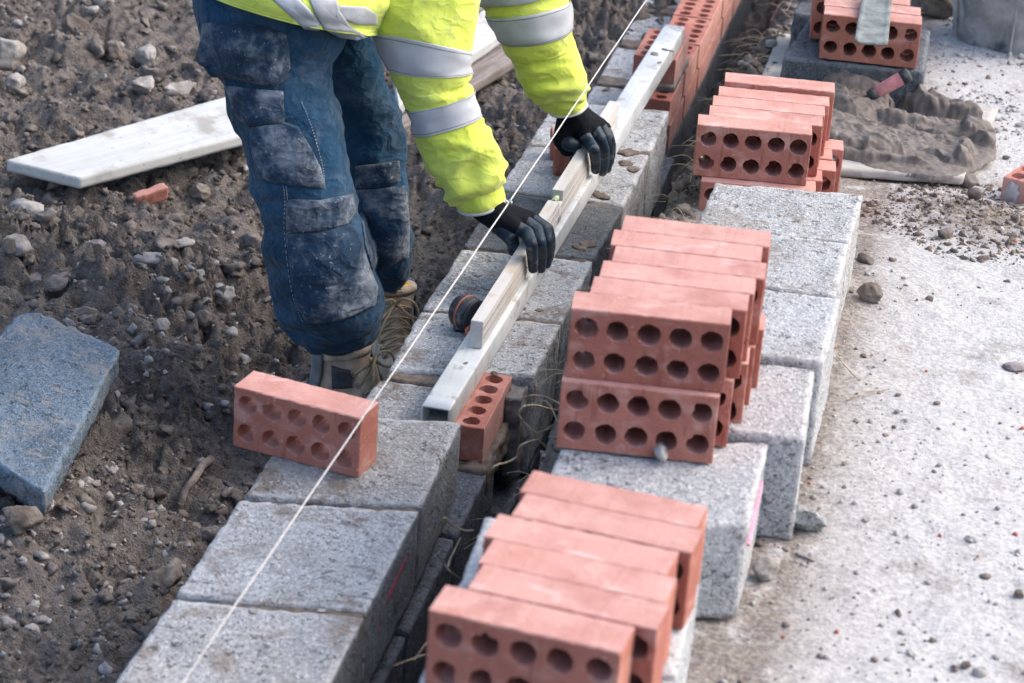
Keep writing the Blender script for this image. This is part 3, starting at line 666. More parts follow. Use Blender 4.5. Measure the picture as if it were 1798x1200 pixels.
# ------------------------------------------------------------------ spare blocks on the hardstanding
def quad_px(FL, FR, NR, z, width=None):
    fr, nr = on_z(*FR, z), on_z(*NR, z)
    fl = on_z(*FL, z) if width is None else fr + np.array([-math.cos(math.radians(-3)), -math.sin(math.radians(3)), 0]) * width
    return [fl + (nr - fr), nr, fr, fl]
SPARE = [
 ('nearest grey block at the bottom edge, carrying the front of the near brick row', [(-0.505, 2.10, .414), (-0.232, 2.12, .414), (-0.240, 2.415, .414), (-0.512, 2.395, .414)], 0.165, M_BLOCK_CLEAN),
 ('grey block under the rear bricks of the near brick row', [(-0.512, 2.42, .412), (-0.240, 2.43, .412), (-0.255, 2.735, .412), (-0.526, 2.715, .412)], 0.165, M_BLOCK_CLEAN),
 ('pale grey block with a pink crayon line on its side, under the tallest brick stack', quad_px((985, 788), (1350, 775), (1314, 918), .333), 0.145, M_BLOCK_CLEAN),
 ('grey block behind the pink lined block, half covered by bricks', quad_px(None, (1430, 650), (1413, 771), .347, .30), 0.165, M_BLOCK_CLEAN),
 ('grey block beside the rear of the tallest brick stack, its right corner sticking out', quad_px(None, (1476, 525), (1446, 636), .357, .275), 0.175, M_BLOCK_CLEAN),
 ('weathered grey block with brown marks behind the tallest brick stack', quad_px(None, (1491, 428), (1469, 520), .345, .26), 0.17, M_BLOCK_TAN),
 ('farthest block of the row, in front of the brick stack by the mortar board', quad_px((1256, 321), (1515, 342), (1492, 424), .330), 0.175, M_BLOCK_TAN),
]
spare_objs = []
for i, (lab, q, h, mt) in enumerate(SPARE):
    spare_objs.append(solo('concrete_block', *rounded_block(q, h, 400 + i, 0.006, 0.0075), mt, lab, 'block', 'spare concrete blocks beside the trench'))
M_CRAYON = flat_mat('pink_crayon', (0.70, 0.30, 0.42), 0.9, 0.3, 200)
_q = SPARE[2][1]; cl = [_q[1] + (_q[2] - _q[1]) * t + np.array([.0045, 0, -.055 + .045 * t]) for t in (.12, .3, .5, .68)]
part('crayon_mark', *tube(curve_pts([(p[0] - .0035, p[1], p[2]) for p in cl], 14), 0.0032, 6), M_CRAYON, spare_objs[2])
q4 = on_z
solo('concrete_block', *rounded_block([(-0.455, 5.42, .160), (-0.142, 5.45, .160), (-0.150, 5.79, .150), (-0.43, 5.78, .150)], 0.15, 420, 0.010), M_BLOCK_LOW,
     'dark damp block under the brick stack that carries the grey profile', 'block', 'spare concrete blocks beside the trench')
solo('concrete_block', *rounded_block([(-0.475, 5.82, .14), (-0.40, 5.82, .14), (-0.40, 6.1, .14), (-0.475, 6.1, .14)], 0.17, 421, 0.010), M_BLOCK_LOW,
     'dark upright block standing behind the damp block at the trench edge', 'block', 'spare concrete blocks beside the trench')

# ------------------------------------------------------------------ brick stacks
GN = 'red bricks in the near row'
near = [(-.501, 2.309, -5.2), (-.472, 2.368, -5.1), (-.474, 2.427, -5.1), (-.481, 2.486, -5.1), (-.462, 2.545, -5.1), (-.465, 2.604, -5.1)]
names = ['front', 'second', 'third', 'fourth', 'fifth', 'rearmost']
for i, (x, y, a) in enumerate(near):
    on_edge(i, x, y, 0.414 if i else 0.4145, a, names[i] + ' red brick from the camera in the nearest row on edge', GN, 0.9, 0, i % 2 == 1)
GM = 'red bricks of the two layer stack'
mid = [(-.500, 3.084, 6.4), (-.486, 3.144, 4.5), (-.484, 3.203, 4.5), (-.477, 3.262, 4.5), (-.490, 3.321, 4.5), (-.485, 3.380, 4.5)]
for i, (x, y, a) in enumerate(mid):
    on_edge(i + 3, x, y, 0.4395, a, names[i] + ' brick in the upper layer of the tallest red brick stack', GM, 0.9, 0, i % 2 == 0)
for i, (x, y, a) in enumerate([(-.503, 3.072, 6.4), (-.492, 3.134, 5), (-.480, 3.195, 5), (-.478, 3.256, 4.5), (-.474, 3.317, 4.5)]):
    on_edge(i + 1, x, y, 0.3365, a, names[i] + ' brick in the lower layer of the tallest red brick stack', GM, 0.9, 0, i % 2 == 1)
V, F = rock(0.017, 77, 3, 0.4, (1.4, 0.8, 0.8), 8); c = on_z(1162, 793, 0.345)
solo('stone', V + c, F, M_STONE, 'small grey stone lying against the foot of the tallest brick stack', 'stone')
GF = 'red bricks of the stack by the mortar board'
far = [(-.519, 4.490, 7.5), (-.506, 4.549, 6.5), (-.508, 4.608, 6.5), (-.505, 4.667, 6.5), (-.502, 4.727, 6.5)]
for i, (x, y, a) in enumerate(far):
    on_edge(i + 2, x, y, 0.2125 if i < 4 else 0.222, a, names[i if i < 4 else 5] + ' brick in the upper layer of the stack beside the mortar board', GF, 0.88, 0, i % 2 == 1)
for i, (x, y, a) in enumerate([(-.498, 4.470, 7), (-.492, 4.532, 7), (-.472, 4.594, 7), (-.486, 4.656, 7), (-.470, 4.716, 7)]):
    on_edge(i, x, y, 0.109, a, names[i if i < 4 else 5] + ' brick in the lower layer of the stack beside the mortar board', GF, 0.88, 0, i % 2 == 0)
GP = 'red bricks under the grey profile'
for i, (x, y, a) in enumerate([(-.376, 5.435, 4.0), (-.383, 5.500, 4.0), (-.412, 5.566, 4.0), (-.418, 5.632, 4.0), (-.425, 5.698, 4.0)]):
    on_edge(i + 1, x, y, 0.1645, a, names[i if i < 4 else 5] + ' red brick from the camera in the stack carrying the grey profile', GP, 0.95, 0, i % 2 == 1)
o = flat_brick(3, -0.515, 6.02, 0.215, math.radians(-24), None, 'orange red brick sticking out to the left behind the grey profile stack', None, (0, math.radians(9)))
_z = 0.128; _c = on_z(1762, 310, _z); _a = math.radians(-22); _d = np.array([math.cos(_a), math.sin(_a)]); _n = np.array([-_d[1], _d[0]])
_m = _c[:2] + _d * 0.1075 + _n * 0.05125
o = flat_brick(4, _m[0], _m[1], _z, _a, None, 'red brick with a whitish smear lying flat at the right edge beside the mortar board', None)
rs = np.random.RandomState(5); V = [(*(_c[:2] + _d * 0.022 - _n * 0.0016), _z - .03)]; th = np.linspace(0, 2 * PI, 22, endpoint=False)
for t in th:
    r = 0.019 * rs.uniform(.7, 1.15); V.append((*(_c[:2] + _d * (0.022 + r * math.cos(t)) - _n * 0.0016), min(_z - .004, max(_z - .062, _z - .033 + 1.4 * r * math.sin(t)))))
sm = link('lime_smear', mesh_of('lime_smear', np.array(V), [(0, 1 + i, 1 + (i + 1) % 22) for i in range(22)], True, M_JOINT_PALE)); sm.parent = o; sm.matrix_parent_inverse = Matrix.LocRotScale(o.location, o.rotation_quaternion, None).inverted()
md = sm.modifiers.new('t', 'SOLIDIFY'); md.thickness = 0.0012

# ------------------------------------------------------------------ straight edge and level
def beam(p0, p1, w, z0, z1, bev=0.0015, taper=None):
    """a bar from p0 to p1 (x, y), width w, between heights z0 and z1"""
    p0, p1 = np.array(p0), np.array(p1); d = p1 - p0; L = np.linalg.norm(d); d /= L; s = np.array([d[1], -d[0]])
    V, F = box(-w / 2, w / 2, 0, L, z0, z1, bev)
    W_ = np.array([[*(p0 + d * v[1] + s * v[0]), v[2]] for v in V]); return W_, F
se = empty('straight_edge', (-0.79, 4.79, 0.0), 'long white dusty hollow box section straight edge lying along the wall', 'straight edge')
A, B_ = (-0.8125, 3.700), (-0.7625, 5.90)
def hollow(p0, p1, w, h, t):
    p0, p1 = np.array(p0), np.array(p1); d = p1 - p0; L = np.linalg.norm(d); d /= L; s = np.array([d[1], -d[0]])
    prof = []
    for (a, b, r) in ((w / 2, h / 2, 0.004), (w / 2 - t, h / 2 - t, 0.002)):
        ring = []
        for (cx, cz, a0) in ((a - r, b - r, 0), (-a + r, b - r, 90), (-a + r, -b + r, 180), (a - r, -b + r, 270)):
            for q in (0, 30, 60, 90): ring.append((cx + r * math.cos(math.radians(a0 + q)), cz + r * math.sin(math.radians(a0 + q))))
        prof.append(ring)
    n = 16; V = []; 
    ys = np.linspace(0, L, 45)
    for ring in prof:
        for y in ys:
            for (x, z) in ring: V.append([*(p0 + d * y + s * x), z + h / 2 + 0.001])
    F = []; m_ = len(ys) * n
    for g in range(2):
        for i in range(len(ys) - 1):
            for j in range(n):
                k_ = (j + 1) % n; q = (g * m_ + i * n + j, g * m_ + i * n + k_, g * m_ + (i + 1) * n + k_, g * m_ + (i + 1) * n + j); F.append(q if g else q[::-1])
    for e in (0, (len(ys) - 1) * n):
        for j in range(n):
            k_ = (j + 1) % n; F.append((e + j, e + k_, m_ + e + k_, m_ + e + j))
    return np.array(V), F
part('box_section', *hollow(A, B_, 0.050, 0.045, 0.0035), M_ALU, se)
for i, (u, v, r) in enumerate(((1150, 95, .012), (1168, 87, .010), (1158, 110, .006), (1180, 90, .007), (818, 638, .005))):
    V, F = rock(r, 500 + i, 2, .5, (1.2, .8, .16), 3); part('mortar_spot', V + on_z(u, v, 0.0465), F, M_JOINT_GREY, se)
lv = empty('spirit_level', (-0.79, 4.55, 0.046), 'worn pale wooden spirit level held upright on top of the straight edge', 'spirit level')
la, lb = np.array((-0.8025, 3.945)), np.array((-0.7765, 5.13)); ld = (lb - la); lL = np.linalg.norm(ld); ld /= lL
def lv_pt(s): return la + ld * s
part('body', *beam(lv_pt(0), lv_pt(0.60), 0.0225, 0.047, 0.0985, 0.001), M_LEVEL, lv, False)
part('body', *beam(lv_pt(0.632), lv_pt(lL), 0.0225, 0.047, 0.1085, 0.001), M_LEVEL, lv, False)
part('body', *beam(lv_pt(0.6005), lv_pt(0.6315), 0.0225, 0.047, 0.088, 0.001), M_LEVEL, lv)
part('vial', *tube(np.array([[*lv_pt(0.603), 0.0935], [*lv_pt(0.616), 0.0943], [*lv_pt(0.630), 0.0935]]), 0.0062, 10), M_VIAL, lv)
s_ = np.array([ld[1], -ld[0]])
for hz_ in (0.066, 0.084):
    p0, p1 = lv_pt(0.0) + s_ * 0.0113, lv_pt(lL) + s_ * 0.0113
    V, F = beam(p0 + ld * .004, p1 - ld * .004, 0.0012, hz_ - 0.0012, hz_ + 0.0012); part('edge_ridge', V, F, M_LEVEL, lv)

# ------------------------------------------------------------------ string line
s0, s1 = on_z(320, 1200, 0.27), on_z(1135, 0, 0.30)
d = (s1 - s0); P0, P1 = s0 - d * 0.35, s1 + d * 0.4
t = np.linspace(0, 1, 160); P = P0 + (P1 - P0) * t[:, None]
rs = np.random.RandomState(3); P[:, 2] += 0.0005 * np.sin(t * 900)
st = empty('string_line', tuple(s0), 'thin white string line stretched above the wall past both sleeves', 'string')
part('twine', *tube(P, 0.0014, 6), M_STRING, st)
kp = s0 + d * ((355 - 1200) / (0 - 1200) * 1.0)
def on_line(v):
    lo, hi = 0.0, 1.0
    for _ in range(40):
        mdl = (lo + hi) / 2; q = s0 + d * mdl - CAM; vv = 600 - FPX * (q @ UP) / (q @ FW)
        lo, hi = (mdl, hi) if vv > v else (lo, mdl)
    return s0 + d * lo
kp = on_line(356)
V, F = join(*[tube(np.array([kp + np.array(a) * .001, kp + np.array(b) * .001]), 0.0021, 6) for a, b in (((-6, -2, 3), (5, 3, -2)), ((-4, 3, -3), (6, -2, 3)), ((-1, -6, 1), (1, 7, 2)), ((-5, 0, 0), (4, 0, 4)))])
part('knot', V, F, M_STRING, st)

# ------------------------------------------------------------------ tape measure
tm = empty('tape_measure', (-0.852, 4.115, 0.0), 'black and orange tape measure standing on the block behind the level', 'tape measure')
def lathe(prof, axis_o, axis_d, n=28):
    o = np.array(axis_o, float); dd = np.array(axis_d, float); dd /= np.linalg.norm(dd)
    a = np.cross(dd, (0, 0, 1.0)); a = a / np.linalg.norm(a) if np.linalg.norm(a) > 1e-6 else np.array([1.0, 0, 0]); b = np.cross(dd, a)
    V = [o + dd * h + r * (a * math.cos(2 * PI * k / n) + b * math.sin(2 * PI * k / n)) for (r, h) in prof for k in range(n)]
    F = grid_faces(len(prof), n, True) + [tuple(range(n))[::-1], tuple((len(prof) - 1) * n + k for k in range(n))]
    return np.array(V), F
ax = np.array([0.86, -0.5, 0.0])
o0 = np.array([-0.876, 4.125, 0.0335])
part('case', *lathe([(.018, 0), (.0285, .003), (.0315, .008), (.0325, .021), (.0315, .034), (.0285, .039), (.018, .042)], o0, ax), M_BLACKPL, tm)
part('stripe', *lathe([(.0322, .0195), (.0331, .020), (.0331, .0235), (.0322, .024)], o0, ax), M_ORANGE, tm)
part('face_ring', *lathe([(.0225, .040), (.0305, .0405), (.031, .044), (.024, .0448), (.022, .044)], o0, ax), M_BLACKPL, tm)
V, F = box(-.004, .004, -.012, .012, 0, 0.02, .002); part('hook', V + o0 + np.array([.03, -.040, -.0325]), F, M_ORANGE, tm)
V, F = box(-.018, .018, -.02, .02, 0, 0.014, .003); part('foot', V + o0 + np.array([.018, -.012, -.0325]), F, M_BLACKPL, tm)

# ------------------------------------------------------------------ mortar board, mortar, trowel
mb = [(-0.345, 4.905), (-0.021, 5.005), (0.030, 5.625), (-0.33, 5.66)]
def G2(x, y): return float(G(y))
Q = [(x, y, G2(x, y) + 0.024) for x, y in mb]
solo('mortar_board', *rounded_block(Q, 0.018, 600, 0.002, 0.015, 0.0007, 0.002), M_PLY, 'pale wooden board on the ground under the heap of mortar', 'board')
def mortar_heap():
    nx, ny = 190, 320
    xs = np.linspace(-0.36, 0.045, nx); ys = np.linspace(4.92, 5.78, ny); X, Y = np.meshgrid(xs, ys)
    P = np.stack([X, Y, 0 * X], -1); H = np.zeros_like(X)
    wx, wy = 0.013 * vnoise(P * 14, 61) + .002 * vnoise(P * 50, 71) + .001 * vnoise(P * 110, 73), 0.014 * vnoise(P * 14, 62) + .0025 * vnoise(P * 50, 72) + .001 * vnoise(P * 110, 74)
    def tongue(cx, cy, rx, ry, ang, h, tx=0.0, ty=0.0, p=5):                      # a slab laid down by one stroke of the trowel
        c, s = math.cos(math.radians(ang)), math.sin(math.radians(ang)); dx, dy = X + wx - cx, Y + wy - cy
        u, v = (dx * c + dy * s) / rx, (-dx * s + dy * c) / ry; q = u * u + v * v
        return np.clip(h + tx * u + ty * v, 0.002, 1) * np.clip(1 - q ** (p / 3), 0, 1) ** 0.6
    for a_ in ((-.16, 5.22, .19, .26, 0, .014, 0, -.003, 5), (-.25, 5.14, .16, .135, 12, .050, -.008, -.006, 10), (-.285, 5.40, .10, .17, -6, .082, -.006, -.010, 7), (-.165, 5.335, .10, .050, 16, .064, -.010, -.010, 10), (-.10, 5.17, .095, .075, 14, .036, .004, -.006, 9),
               (-.065, 5.335, .095, .062, 4, .046, .006, -.008, 9), (-.055, 5.105, .060, .030, -24, .044, .004, -.006, 6), (-.22, 5.015, .13, .022, 7, .026, 0, -.004, 8), (-.20, 5.50, .065, .06, 20, .082, 0, -.008, 5), (-.125, 5.455, .060, .045, -15, .062, 0, -.008, 5), (-.06, 5.45, .05, .04, 10, .05, 0, -.006, 5), (-.005, 5.27, .032, .03, 0, .036, 0, -.005, 5)):
        H = np.maximum(H, tongue(*a_))
    ins = np.clip(H / 0.012, 0, 1)
    cut = sstep(-0.006, 0.006, X + 0.195 + 0.62 * (Y - 5.14) + 0.5 * (Y - 5.2) ** 2) * sstep(-.03, -.05, X) * (Y < 5.40)
    H = H - ins * cut * 0.024 * sstep(.02, .05, H)
    H = H + ins * (0.0030 * vnoise(P * 20, 65) + 0.0016 * vnoise(P * 70, 66) + 0.0012 * vnoise(P * 150, 69) + .016 * np.abs(vnoise(P * 34, 68)) * sstep(5.38, 5.46, Y))
    H = np.where(ins > 0.02, np.maximum(H, 0), 0)
    base = np.vectorize(G2)(X, Y) + 0.0235
    keep = H > 0.0008
    Z = np.where(keep, base + H, base - 0.006)
    V = np.stack([X, Y, Z], -1).reshape(-1, 3); F = []
    for fr, am, sd_ in ((32, .006, 81), (70, .0035, 84), (150, .0016, 87)):
        V = V + am * np.clip(H.reshape(-1) / .02, 0, 1)[:, None] * np.stack([vnoise(V * fr, sd_ + c_) for c_ in range(3)], -1)
    K = keep
    for i in range(ny - 1):
        for j in range(nx - 1):
            if K[i, j] or K[i + 1, j] or K[i, j + 1] or K[i + 1, j + 1]:
                F.append((i * nx + j, i * nx + j + 1, (i + 1) * nx + j + 1, (i + 1) * nx + j))
    u = np.unique(np.array(F)); mp = np.zeros(len(V), int); mp[u] = np.arange(len(u))
    return V[u], mp[np.array(F)].tolist()
solo('mortar_heap', *mortar_heap(), M_MORTAR, 'heap of wet grey brown mortar spread on the board, cut by a trowel', 'mortar')
for i, (u, v, r, lab) in enumerate(((1700, 318, .020, 'blob of mortar hanging over the front edge of the board'), (1712, 340, .016, 'small mortar dropping on the ground in front of the board'))):
    V, F = rock(r, 610 + i, 3, .5, (1, 1, .8), 3); solo('mortar_blob', V + gpt(u, v, 0.015, .06), F, M_MORTAR, lab, 'mortar')
tr = empty('trowel', tuple(on_z(1533, 172, 0.12)), 'trowel with a pink handle stuck in the mortar heap', 'trowel')
h0, h1 = on_z(1536, 164, 0.128), on_z(1597, 130, 0.175)
hd = (h1 - h0); hL = np.linalg.norm(hd); hd /= hL
part('grip', *lathe([(.0125, 0), (.0140, .01), (.0150, hL * .5), (.0152, hL - .022), (.0152, hL - .020)], h0, hd, 20), M_PINK, tr)
part('end_cap', *lathe([(.0160, hL - .020), (.0164, hL - .010), (.0150, hL), (.006, hL + .0015), (.0055, hL - .003)], h0, hd, 20), M_BLACKPL, tr)
part('ferrule', *lathe([(.0105, -.016), (.013, -.010), (.0138, .003)], h0, hd, 18), M_BLACKPL, tr)
sh = on_z(1530, 188, 0.085)
part('shank', *tube(curve_pts([h0 - hd * .008, h0 - hd * .022 + np.array([0, 0, -.006]), sh + np.array([0, 0, .008]), sh], 12), 0.007, 8), M_BLACKPL, tr)
bl = [on_z(1528, 192, .090), on_z(1500, 184, .098), on_z(1478, 158, .112), on_z(1470, 138, .120), on_z(1490, 142, .118), on_z(1512, 158, .110)]
V = [tuple(p) for p in bl] + [tuple(np.array(p) - np.array([0, 0, .0025])) for p in bl]
F = [(0, 1, 2, 5), (2, 3, 4, 5)] + [(6, 11, 8, 7), (8, 11, 10, 9)] + [(i, 6 + i, 6 + (i + 1) % 6, (i + 1) % 6) for i in range(6)]
part('blade', V, F, M_STEEL, tr, False)

# ------------------------------------------------------------------ bucket, profile, planks, lath, blue block
bx, by = 0.060, 6.42; bz = float(G(by)) - 0.004
bk = empty('bucket', (bx, by, bz), 'grey mortar caked plastic builder bucket at the top right corner', 'bucket')
prof = [(.150, 0), (.166, .004), (.173, .016), (.177, .05), (.186, .12), (.196, .20), (.205, .28), (.209, .30), (.205, .303), (.198, .29), (.19, .20), (.17, .02), (.02, .012)]
part('tub', *lathe(prof, (bx, by, bz), (0, 0, 1), 56), M_BUCKET, bk)
part('rim', *lathe([(.206, .292), (.214, .294), (.216, .304), (.209, .308), (.204, .304)], (bx, by, bz), (0, 0, 1), 56), M_BUCKET, bk)
for a in (3.6, 4.6): 
    c, s = math.cos(a), math.sin(a); P = [(bx + c * (.181 + .0018 * k_), by + s * (.181 + .0018 * k_), bz + .02 + .04 * k_) for k_ in range(7)]
    part('seam', *tube(np.array(P), .003, 5), M_BUCKET, bk)
h_ = [(bx + .21 * math.cos(a), by + .21 * math.sin(a), bz + .30 - .10 * math.sin((a - 3.3) / 2.2 * PI)) for a in np.linspace(3.3, 5.5, 16)]
part('handle', *tube(np.array(h_), .004, 6), M_STEEL, bk)
# grey profile lying over the bricks, its holed end hanging over the front
pf = empty('metal_profile', tuple(on_z(1530, 40, 0.275)), 'grey angled metal profile with a hole, hanging over the front of the far brick stack', 'profile')
c0, c1 = on_z(1541, -12, 0.288), on_z(1529, 79, 0.262)
n = 24; V = []
for i in range(n):
    t_ = i / (n - 1); c = c0 + (c1 - c0) * t_; c[2] -= 0.002 * math.sin(t_ * PI)
    for j in range(9):
        w = (j / 8 - .5); wd = 0.066 + 0.006 * t_
        V.append((c[0] + w * wd, c[1] + w * 0.006, c[2] - 0.005 * (1 - (2 * abs(w)) ** 6) + .004))
V = np.array(V); F = grid_faces(n, 9, False)
hole = 21 * 8 + 3
o = part('plate', V, F, M_PROFILE, pf); so = o.modifiers.new('thickness', 'SOLIDIFY'); so.thickness = 0.004
c = c0 + (c1 - c0) * 0.84
part('hole', *lathe([(.0048, -.0065), (.0048, .0012), (.004, .0014)], c + np.array([0.002, 0, -.005]), np.cross(c1 - c0, (1, 0, 0)) * -1, 14), M_DARKIN, pf)

def slab(q, h, seed, mat, name, label, cat, group=None, r=0.0015): return solo(name, *rounded_block(q, h, seed, r, 0.0065, 0.0006, 0.004), mat, label, cat, group)
PL = [on_z(140, 313, -0.125), on_z(470, 226, -0.115), on_z(430, 160, -0.095), on_z(10, 281, -0.105)]
slab(PL, 0.026, 620, M_PLANK, 'plank', 'whitewashed plank lying on the soil behind the leg at the left', 'plank', 'planks on the soil')
P1 = [on_z(700, 185, -.12), on_z(905, 42, -.12), on_z(872, 2, -.10), on_z(690, 125, -.10)]
slab(P1, 0.03, 621, M_PLANK, 'plank', 'pale plank between the two sleeves lying on the muddy board', 'plank', 'planks on the soil')
P2 = [on_z(690, 235, -.165), on_z(905, 103, -.165), on_z(860, 62, -.15), on_z(660, 170, -.15)]
slab(P2, 0.028, 622, M_BOARD_BR, 'plank', 'muddy brown board under the pale plank, seen between the sleeves', 'plank', 'planks on the soil')
P3 = [on_z(790, 48, -.10), on_z(1010, -95, -.10), on_z(975, -130, -.09), on_z(760, 10, -.09)]
slab(P3, 0.03, 623, M_BOARD_BR, 'plank', 'grey board at the top between the sleeves, behind the pale plank', 'plank', 'planks on the soil')
ST = [(*on_z(1330, 152, .02)[:2], .022), (*on_z(1368, 153, .02)[:2], .022), (*on_z(1392, 62, -.012)[:2], -.01), (*on_z(1368, 58, -.012)[:2], -.01)]
slab(ST, 0.016, 624, M_STRIP, 'wooden_lath', 'thin grey wooden lath along the trench edge beside the damp block', 'lath')
BL = [on_z(78, 866, -0.14), on_z(212, 612, -0.09), on_z(45, 538, -0.06), on_z(-130, 730, -0.10)]
V, F = rounded_block(BL, 0.048, 630, 0.003, 0.008, 0.0026, 0.026)
solo('concrete_slab', V, F, M_BLUE, 'bluish broken concrete slab half sunk in the soil at the left edge', 'slab')

# ------------------------------------------------------------------ stones one can tell apart
def stone(u, v, wpx, seed, mat, label, squash=(1, .8, .6), name='stone', cat='stone', sub=4, lift=0.28, fac=7, z0=-.15):
    P = gpt(u, v, 0.0, z0); dep = (P - CAM) @ FW; r = wpx / 2 * dep / FPX * 1.12
    V, F = rock(r, seed, sub, .35, squash, fac); V[:, 2] -= V[:, 2].min() + r * lift
    return solo(name, V + P, F, mat, label, cat, 'pale stones in the soil' if name == 'stone' and z0 < 0 else None)
stone(24, 445, 60, 701, M_STONE, 'rounded pale stone at the left edge below the whitewashed plank')
stone(68, 490, 58, 702, M_STONE_MAUVE, 'flat mauve stone pressed into the soil near the left edge', (1.1, .8, .25))
stone(276, 468, 74, 703, M_STONE, 'long pale chalk stone lying slanted in the soil left of the legs', (1.25, .45, .45))
stone(322, 432, 36, 704, M_STONE, 'small pale wedge stone just above the long chalk stone', (1.1, .7, .5))
stone(172, 442, 54, 705, M_STONE_MAUVE, 'brownish pink cobble between the flat mauve stone and the long chalk stone', (1.1, .7, .6))
stone(395, 526, 44, 706, M_STONE, 'grey lump of concrete in the soil left of the near trouser hem', (1, .8, .8))
stone(425, 632, 32, 707, M_STONE, 'white flinty stone in the soil left of the near boot', (1, .8, .5))
stone(302, 690, 17, 708, M_STONE, 'tiny white stone on bare soil right of the bluish slab', (1, .8, .7))
stone(258, 110, 44, 709, M_STONE, 'pale angular stone high in the soil left of the hip pocket', (.8, 1, .8))
stone(200, 100, 36, 710, M_STONE_DK, 'ochre grey stone left of the pale angular stone', (.9, .9, .9))
stone(250, 160, 42, 711, M_STONE, 'grey stone right above the whitewashed plank', (1, .8, .7))
stone(314, 168, 58, 712, M_STONE, 'flat whitish stone by the far end of the whitewashed plank', (1.2, .6, .5))
stone(10, 115, 60, 713, M_STONE, 'big rough pale lump at the upper left edge', (1, 1, 1))
stone(28, 160, 34, 714, M_STONE, 'grey stone right below the big rough lump at the left edge', (1, 1, .9))
stone(130, 55, 50, 715, M_STONE_DK, 'grey clod with a white crust near the top left', (1, .8, .8))
stone(163, 28, 24, 716, M_STONE, 'small white stone near the top left above the grey clod', (1, .8, .8))
stone(72, 893, 44, 717, M_STONE, 'round whitish stone just below the lower corner of the bluish slab', (1, 1, .95))
stone(38, 930, 60, 718, M_STONE_DK, 'rough grey brown lump at the left edge below the bluish slab', (1, 1, .8))
stone(40, 882, 28, 719, M_STONE, 'chalky stone touching the bottom edge of the bluish slab', (1, .8, .7))
stone(45, 378, 56, 720, M_STONE, 'pale broken stone in the soil under the left end of the whitewashed plank', (1, .8, .6))
stone(352, 352, 34, 721, M_STONE_DK, 'round clod stone beside the broken red brick piece', (1, 1, .9))
stone(285, 580, 34, 722, M_STONE, 'grey crusted lump halfway between slab and near boot', (1, .8, .7))
stone(357, 570, 34, 723, M_STONE_DK, 'grey capped stone right of the crusted lump', (1, .8, .9))
V, F = rounded_block([(0, 0, .03), (.075, 0, .03), (.075, .03, .03), (0, .03, .03)], .03, 730, .003, .005, .0015, .008)
a = math.radians(38); c, s = math.cos(a), math.sin(a); b0 = gpt(238, 362)
solo('broken_brick', np.stack([b0[0] + V[:, 0] * c - V[:, 1] * s, b0[1] + V[:, 0] * s + V[:, 1] * c, b0[2] + V[:, 2] - .012 + V[:, 0] * .25], -1), F, M_BRICK, 'broken piece of red brick sunk in the soil under the whitewashed plank', 'brick')
# right hand side
stone(1415, 930, 78, 740, M_BLOCK_STAIN, 'crumbled lump of grey concrete at the foot of the spare blocks', (1.1, .7, .6), 'concrete_lump', 'rubble', 4, .05, 12, .15)
stone(1348, 1012, 52, 741, M_STONE, 'rounded yellowish stone beside the block with the pink line', (1, .8, .7), 'stone', 'stone', 4, .1, 6, .15)
stone(1415, 980, 30, 742, M_PEBBLE, 'flat white shard lying by the crumbled concrete lump', (1.2, .5, .15), 'stone', 'stone', 3, .0, 5, .15)
stone(1525, 525, 42, 743, M_STONE_DK, 'brown grey stone beside the row of spare blocks', (1, .8, .7), 'stone', 'stone', 4, .15, 5, .1)
stone(1660, 418, 36, 744, M_STONE_DK, 'squared grey stone on the crumbled soil before the mortar board', (1, .7, .6), 'stone', 'stone', 3, .1, 9, .08)
stone(1782, 648, 40, 745, M_STONE_MAUVE, 'flat mauve stone at the right edge on the hardstanding', (1.2, .7, .3), 'stone', 'stone', 3, .1, 4, .12)
stone(1520, 460, 36, 746, M_STONE_DK, 'brown clod against the side of the farthest spare block', (1.2, .6, .4), 'clod', 'soil clod', 3, .2, 5, .1)
stone(1640, 28, 74, 747, M_STONE_DK, 'dark broken lump of debris left of the bucket', (1.1, .8, .8), 'debris_lump', 'rubble', 4, .1, 8, -.03)
stone(1625, 8, 60, 748, M_STONE_DK, 'second dark lump of debris behind the one left of the bucket', (1, .8, .9), 'debris_lump', 'rubble', 4, .1, 8, -.03)
stone(1352, 82, 24, 749, M_PEBBLE, 'white scrap lying at the trench edge beside the lath', (1, .8, .5), 'stone', 'stone', 3, .1, 5, 0.0)
for u, v, w, i in ((1600, 1150, 18, 0), (1696, 1172, 22, 1), (1720, 1185, 26, 2), (1704, 950, 20, 3), (1790, 1047, 24, 4), (1606, 892, 14, 5), (1520, 915, 16, 6), (1730, 1015, 18, 7), (1503, 740, 12, 8), (1548, 1100, 13, 9), (1645, 710, 12, 10), (1575, 725, 12, 11)):
    stone(u, v, w, 760 + i, (M_PEBBLE, M_STONE_DK, M_STONE)[i % 3], 'x', (1, .8, .5), 'pebble', 'pebble', 3, .1, 5, .15)
PEB = ['pale pebble near the bottom edge, leftmost of the bottom right pebbles', 'dark pebble near the bottom edge in the right corner', 'whitish pebble at the bottom right corner beside a dark one', 'pale pebble on clean dust halfway down the right side',
       'dark pebble cut by the right edge low on the hardstanding', 'small white pebble right of the crumbled concrete lump', 'pale pebble level with the crumbled concrete lump', 'dark pebble between the right edge and the pale dusty patch', 'tiny white pebble beside the pale straw',
       'pale pebble below the red chips on the hardstanding', 'dark pebble in the middle of the hardstanding', 'tiny white pebble left of the dark pebble in mid hardstanding']
for lab, o in zip(PEB, [o for o in COL.objects if o.name.startswith('pebble')]):
    o['label'] = lab; o['group'] = 'pebbles on the hardstanding'

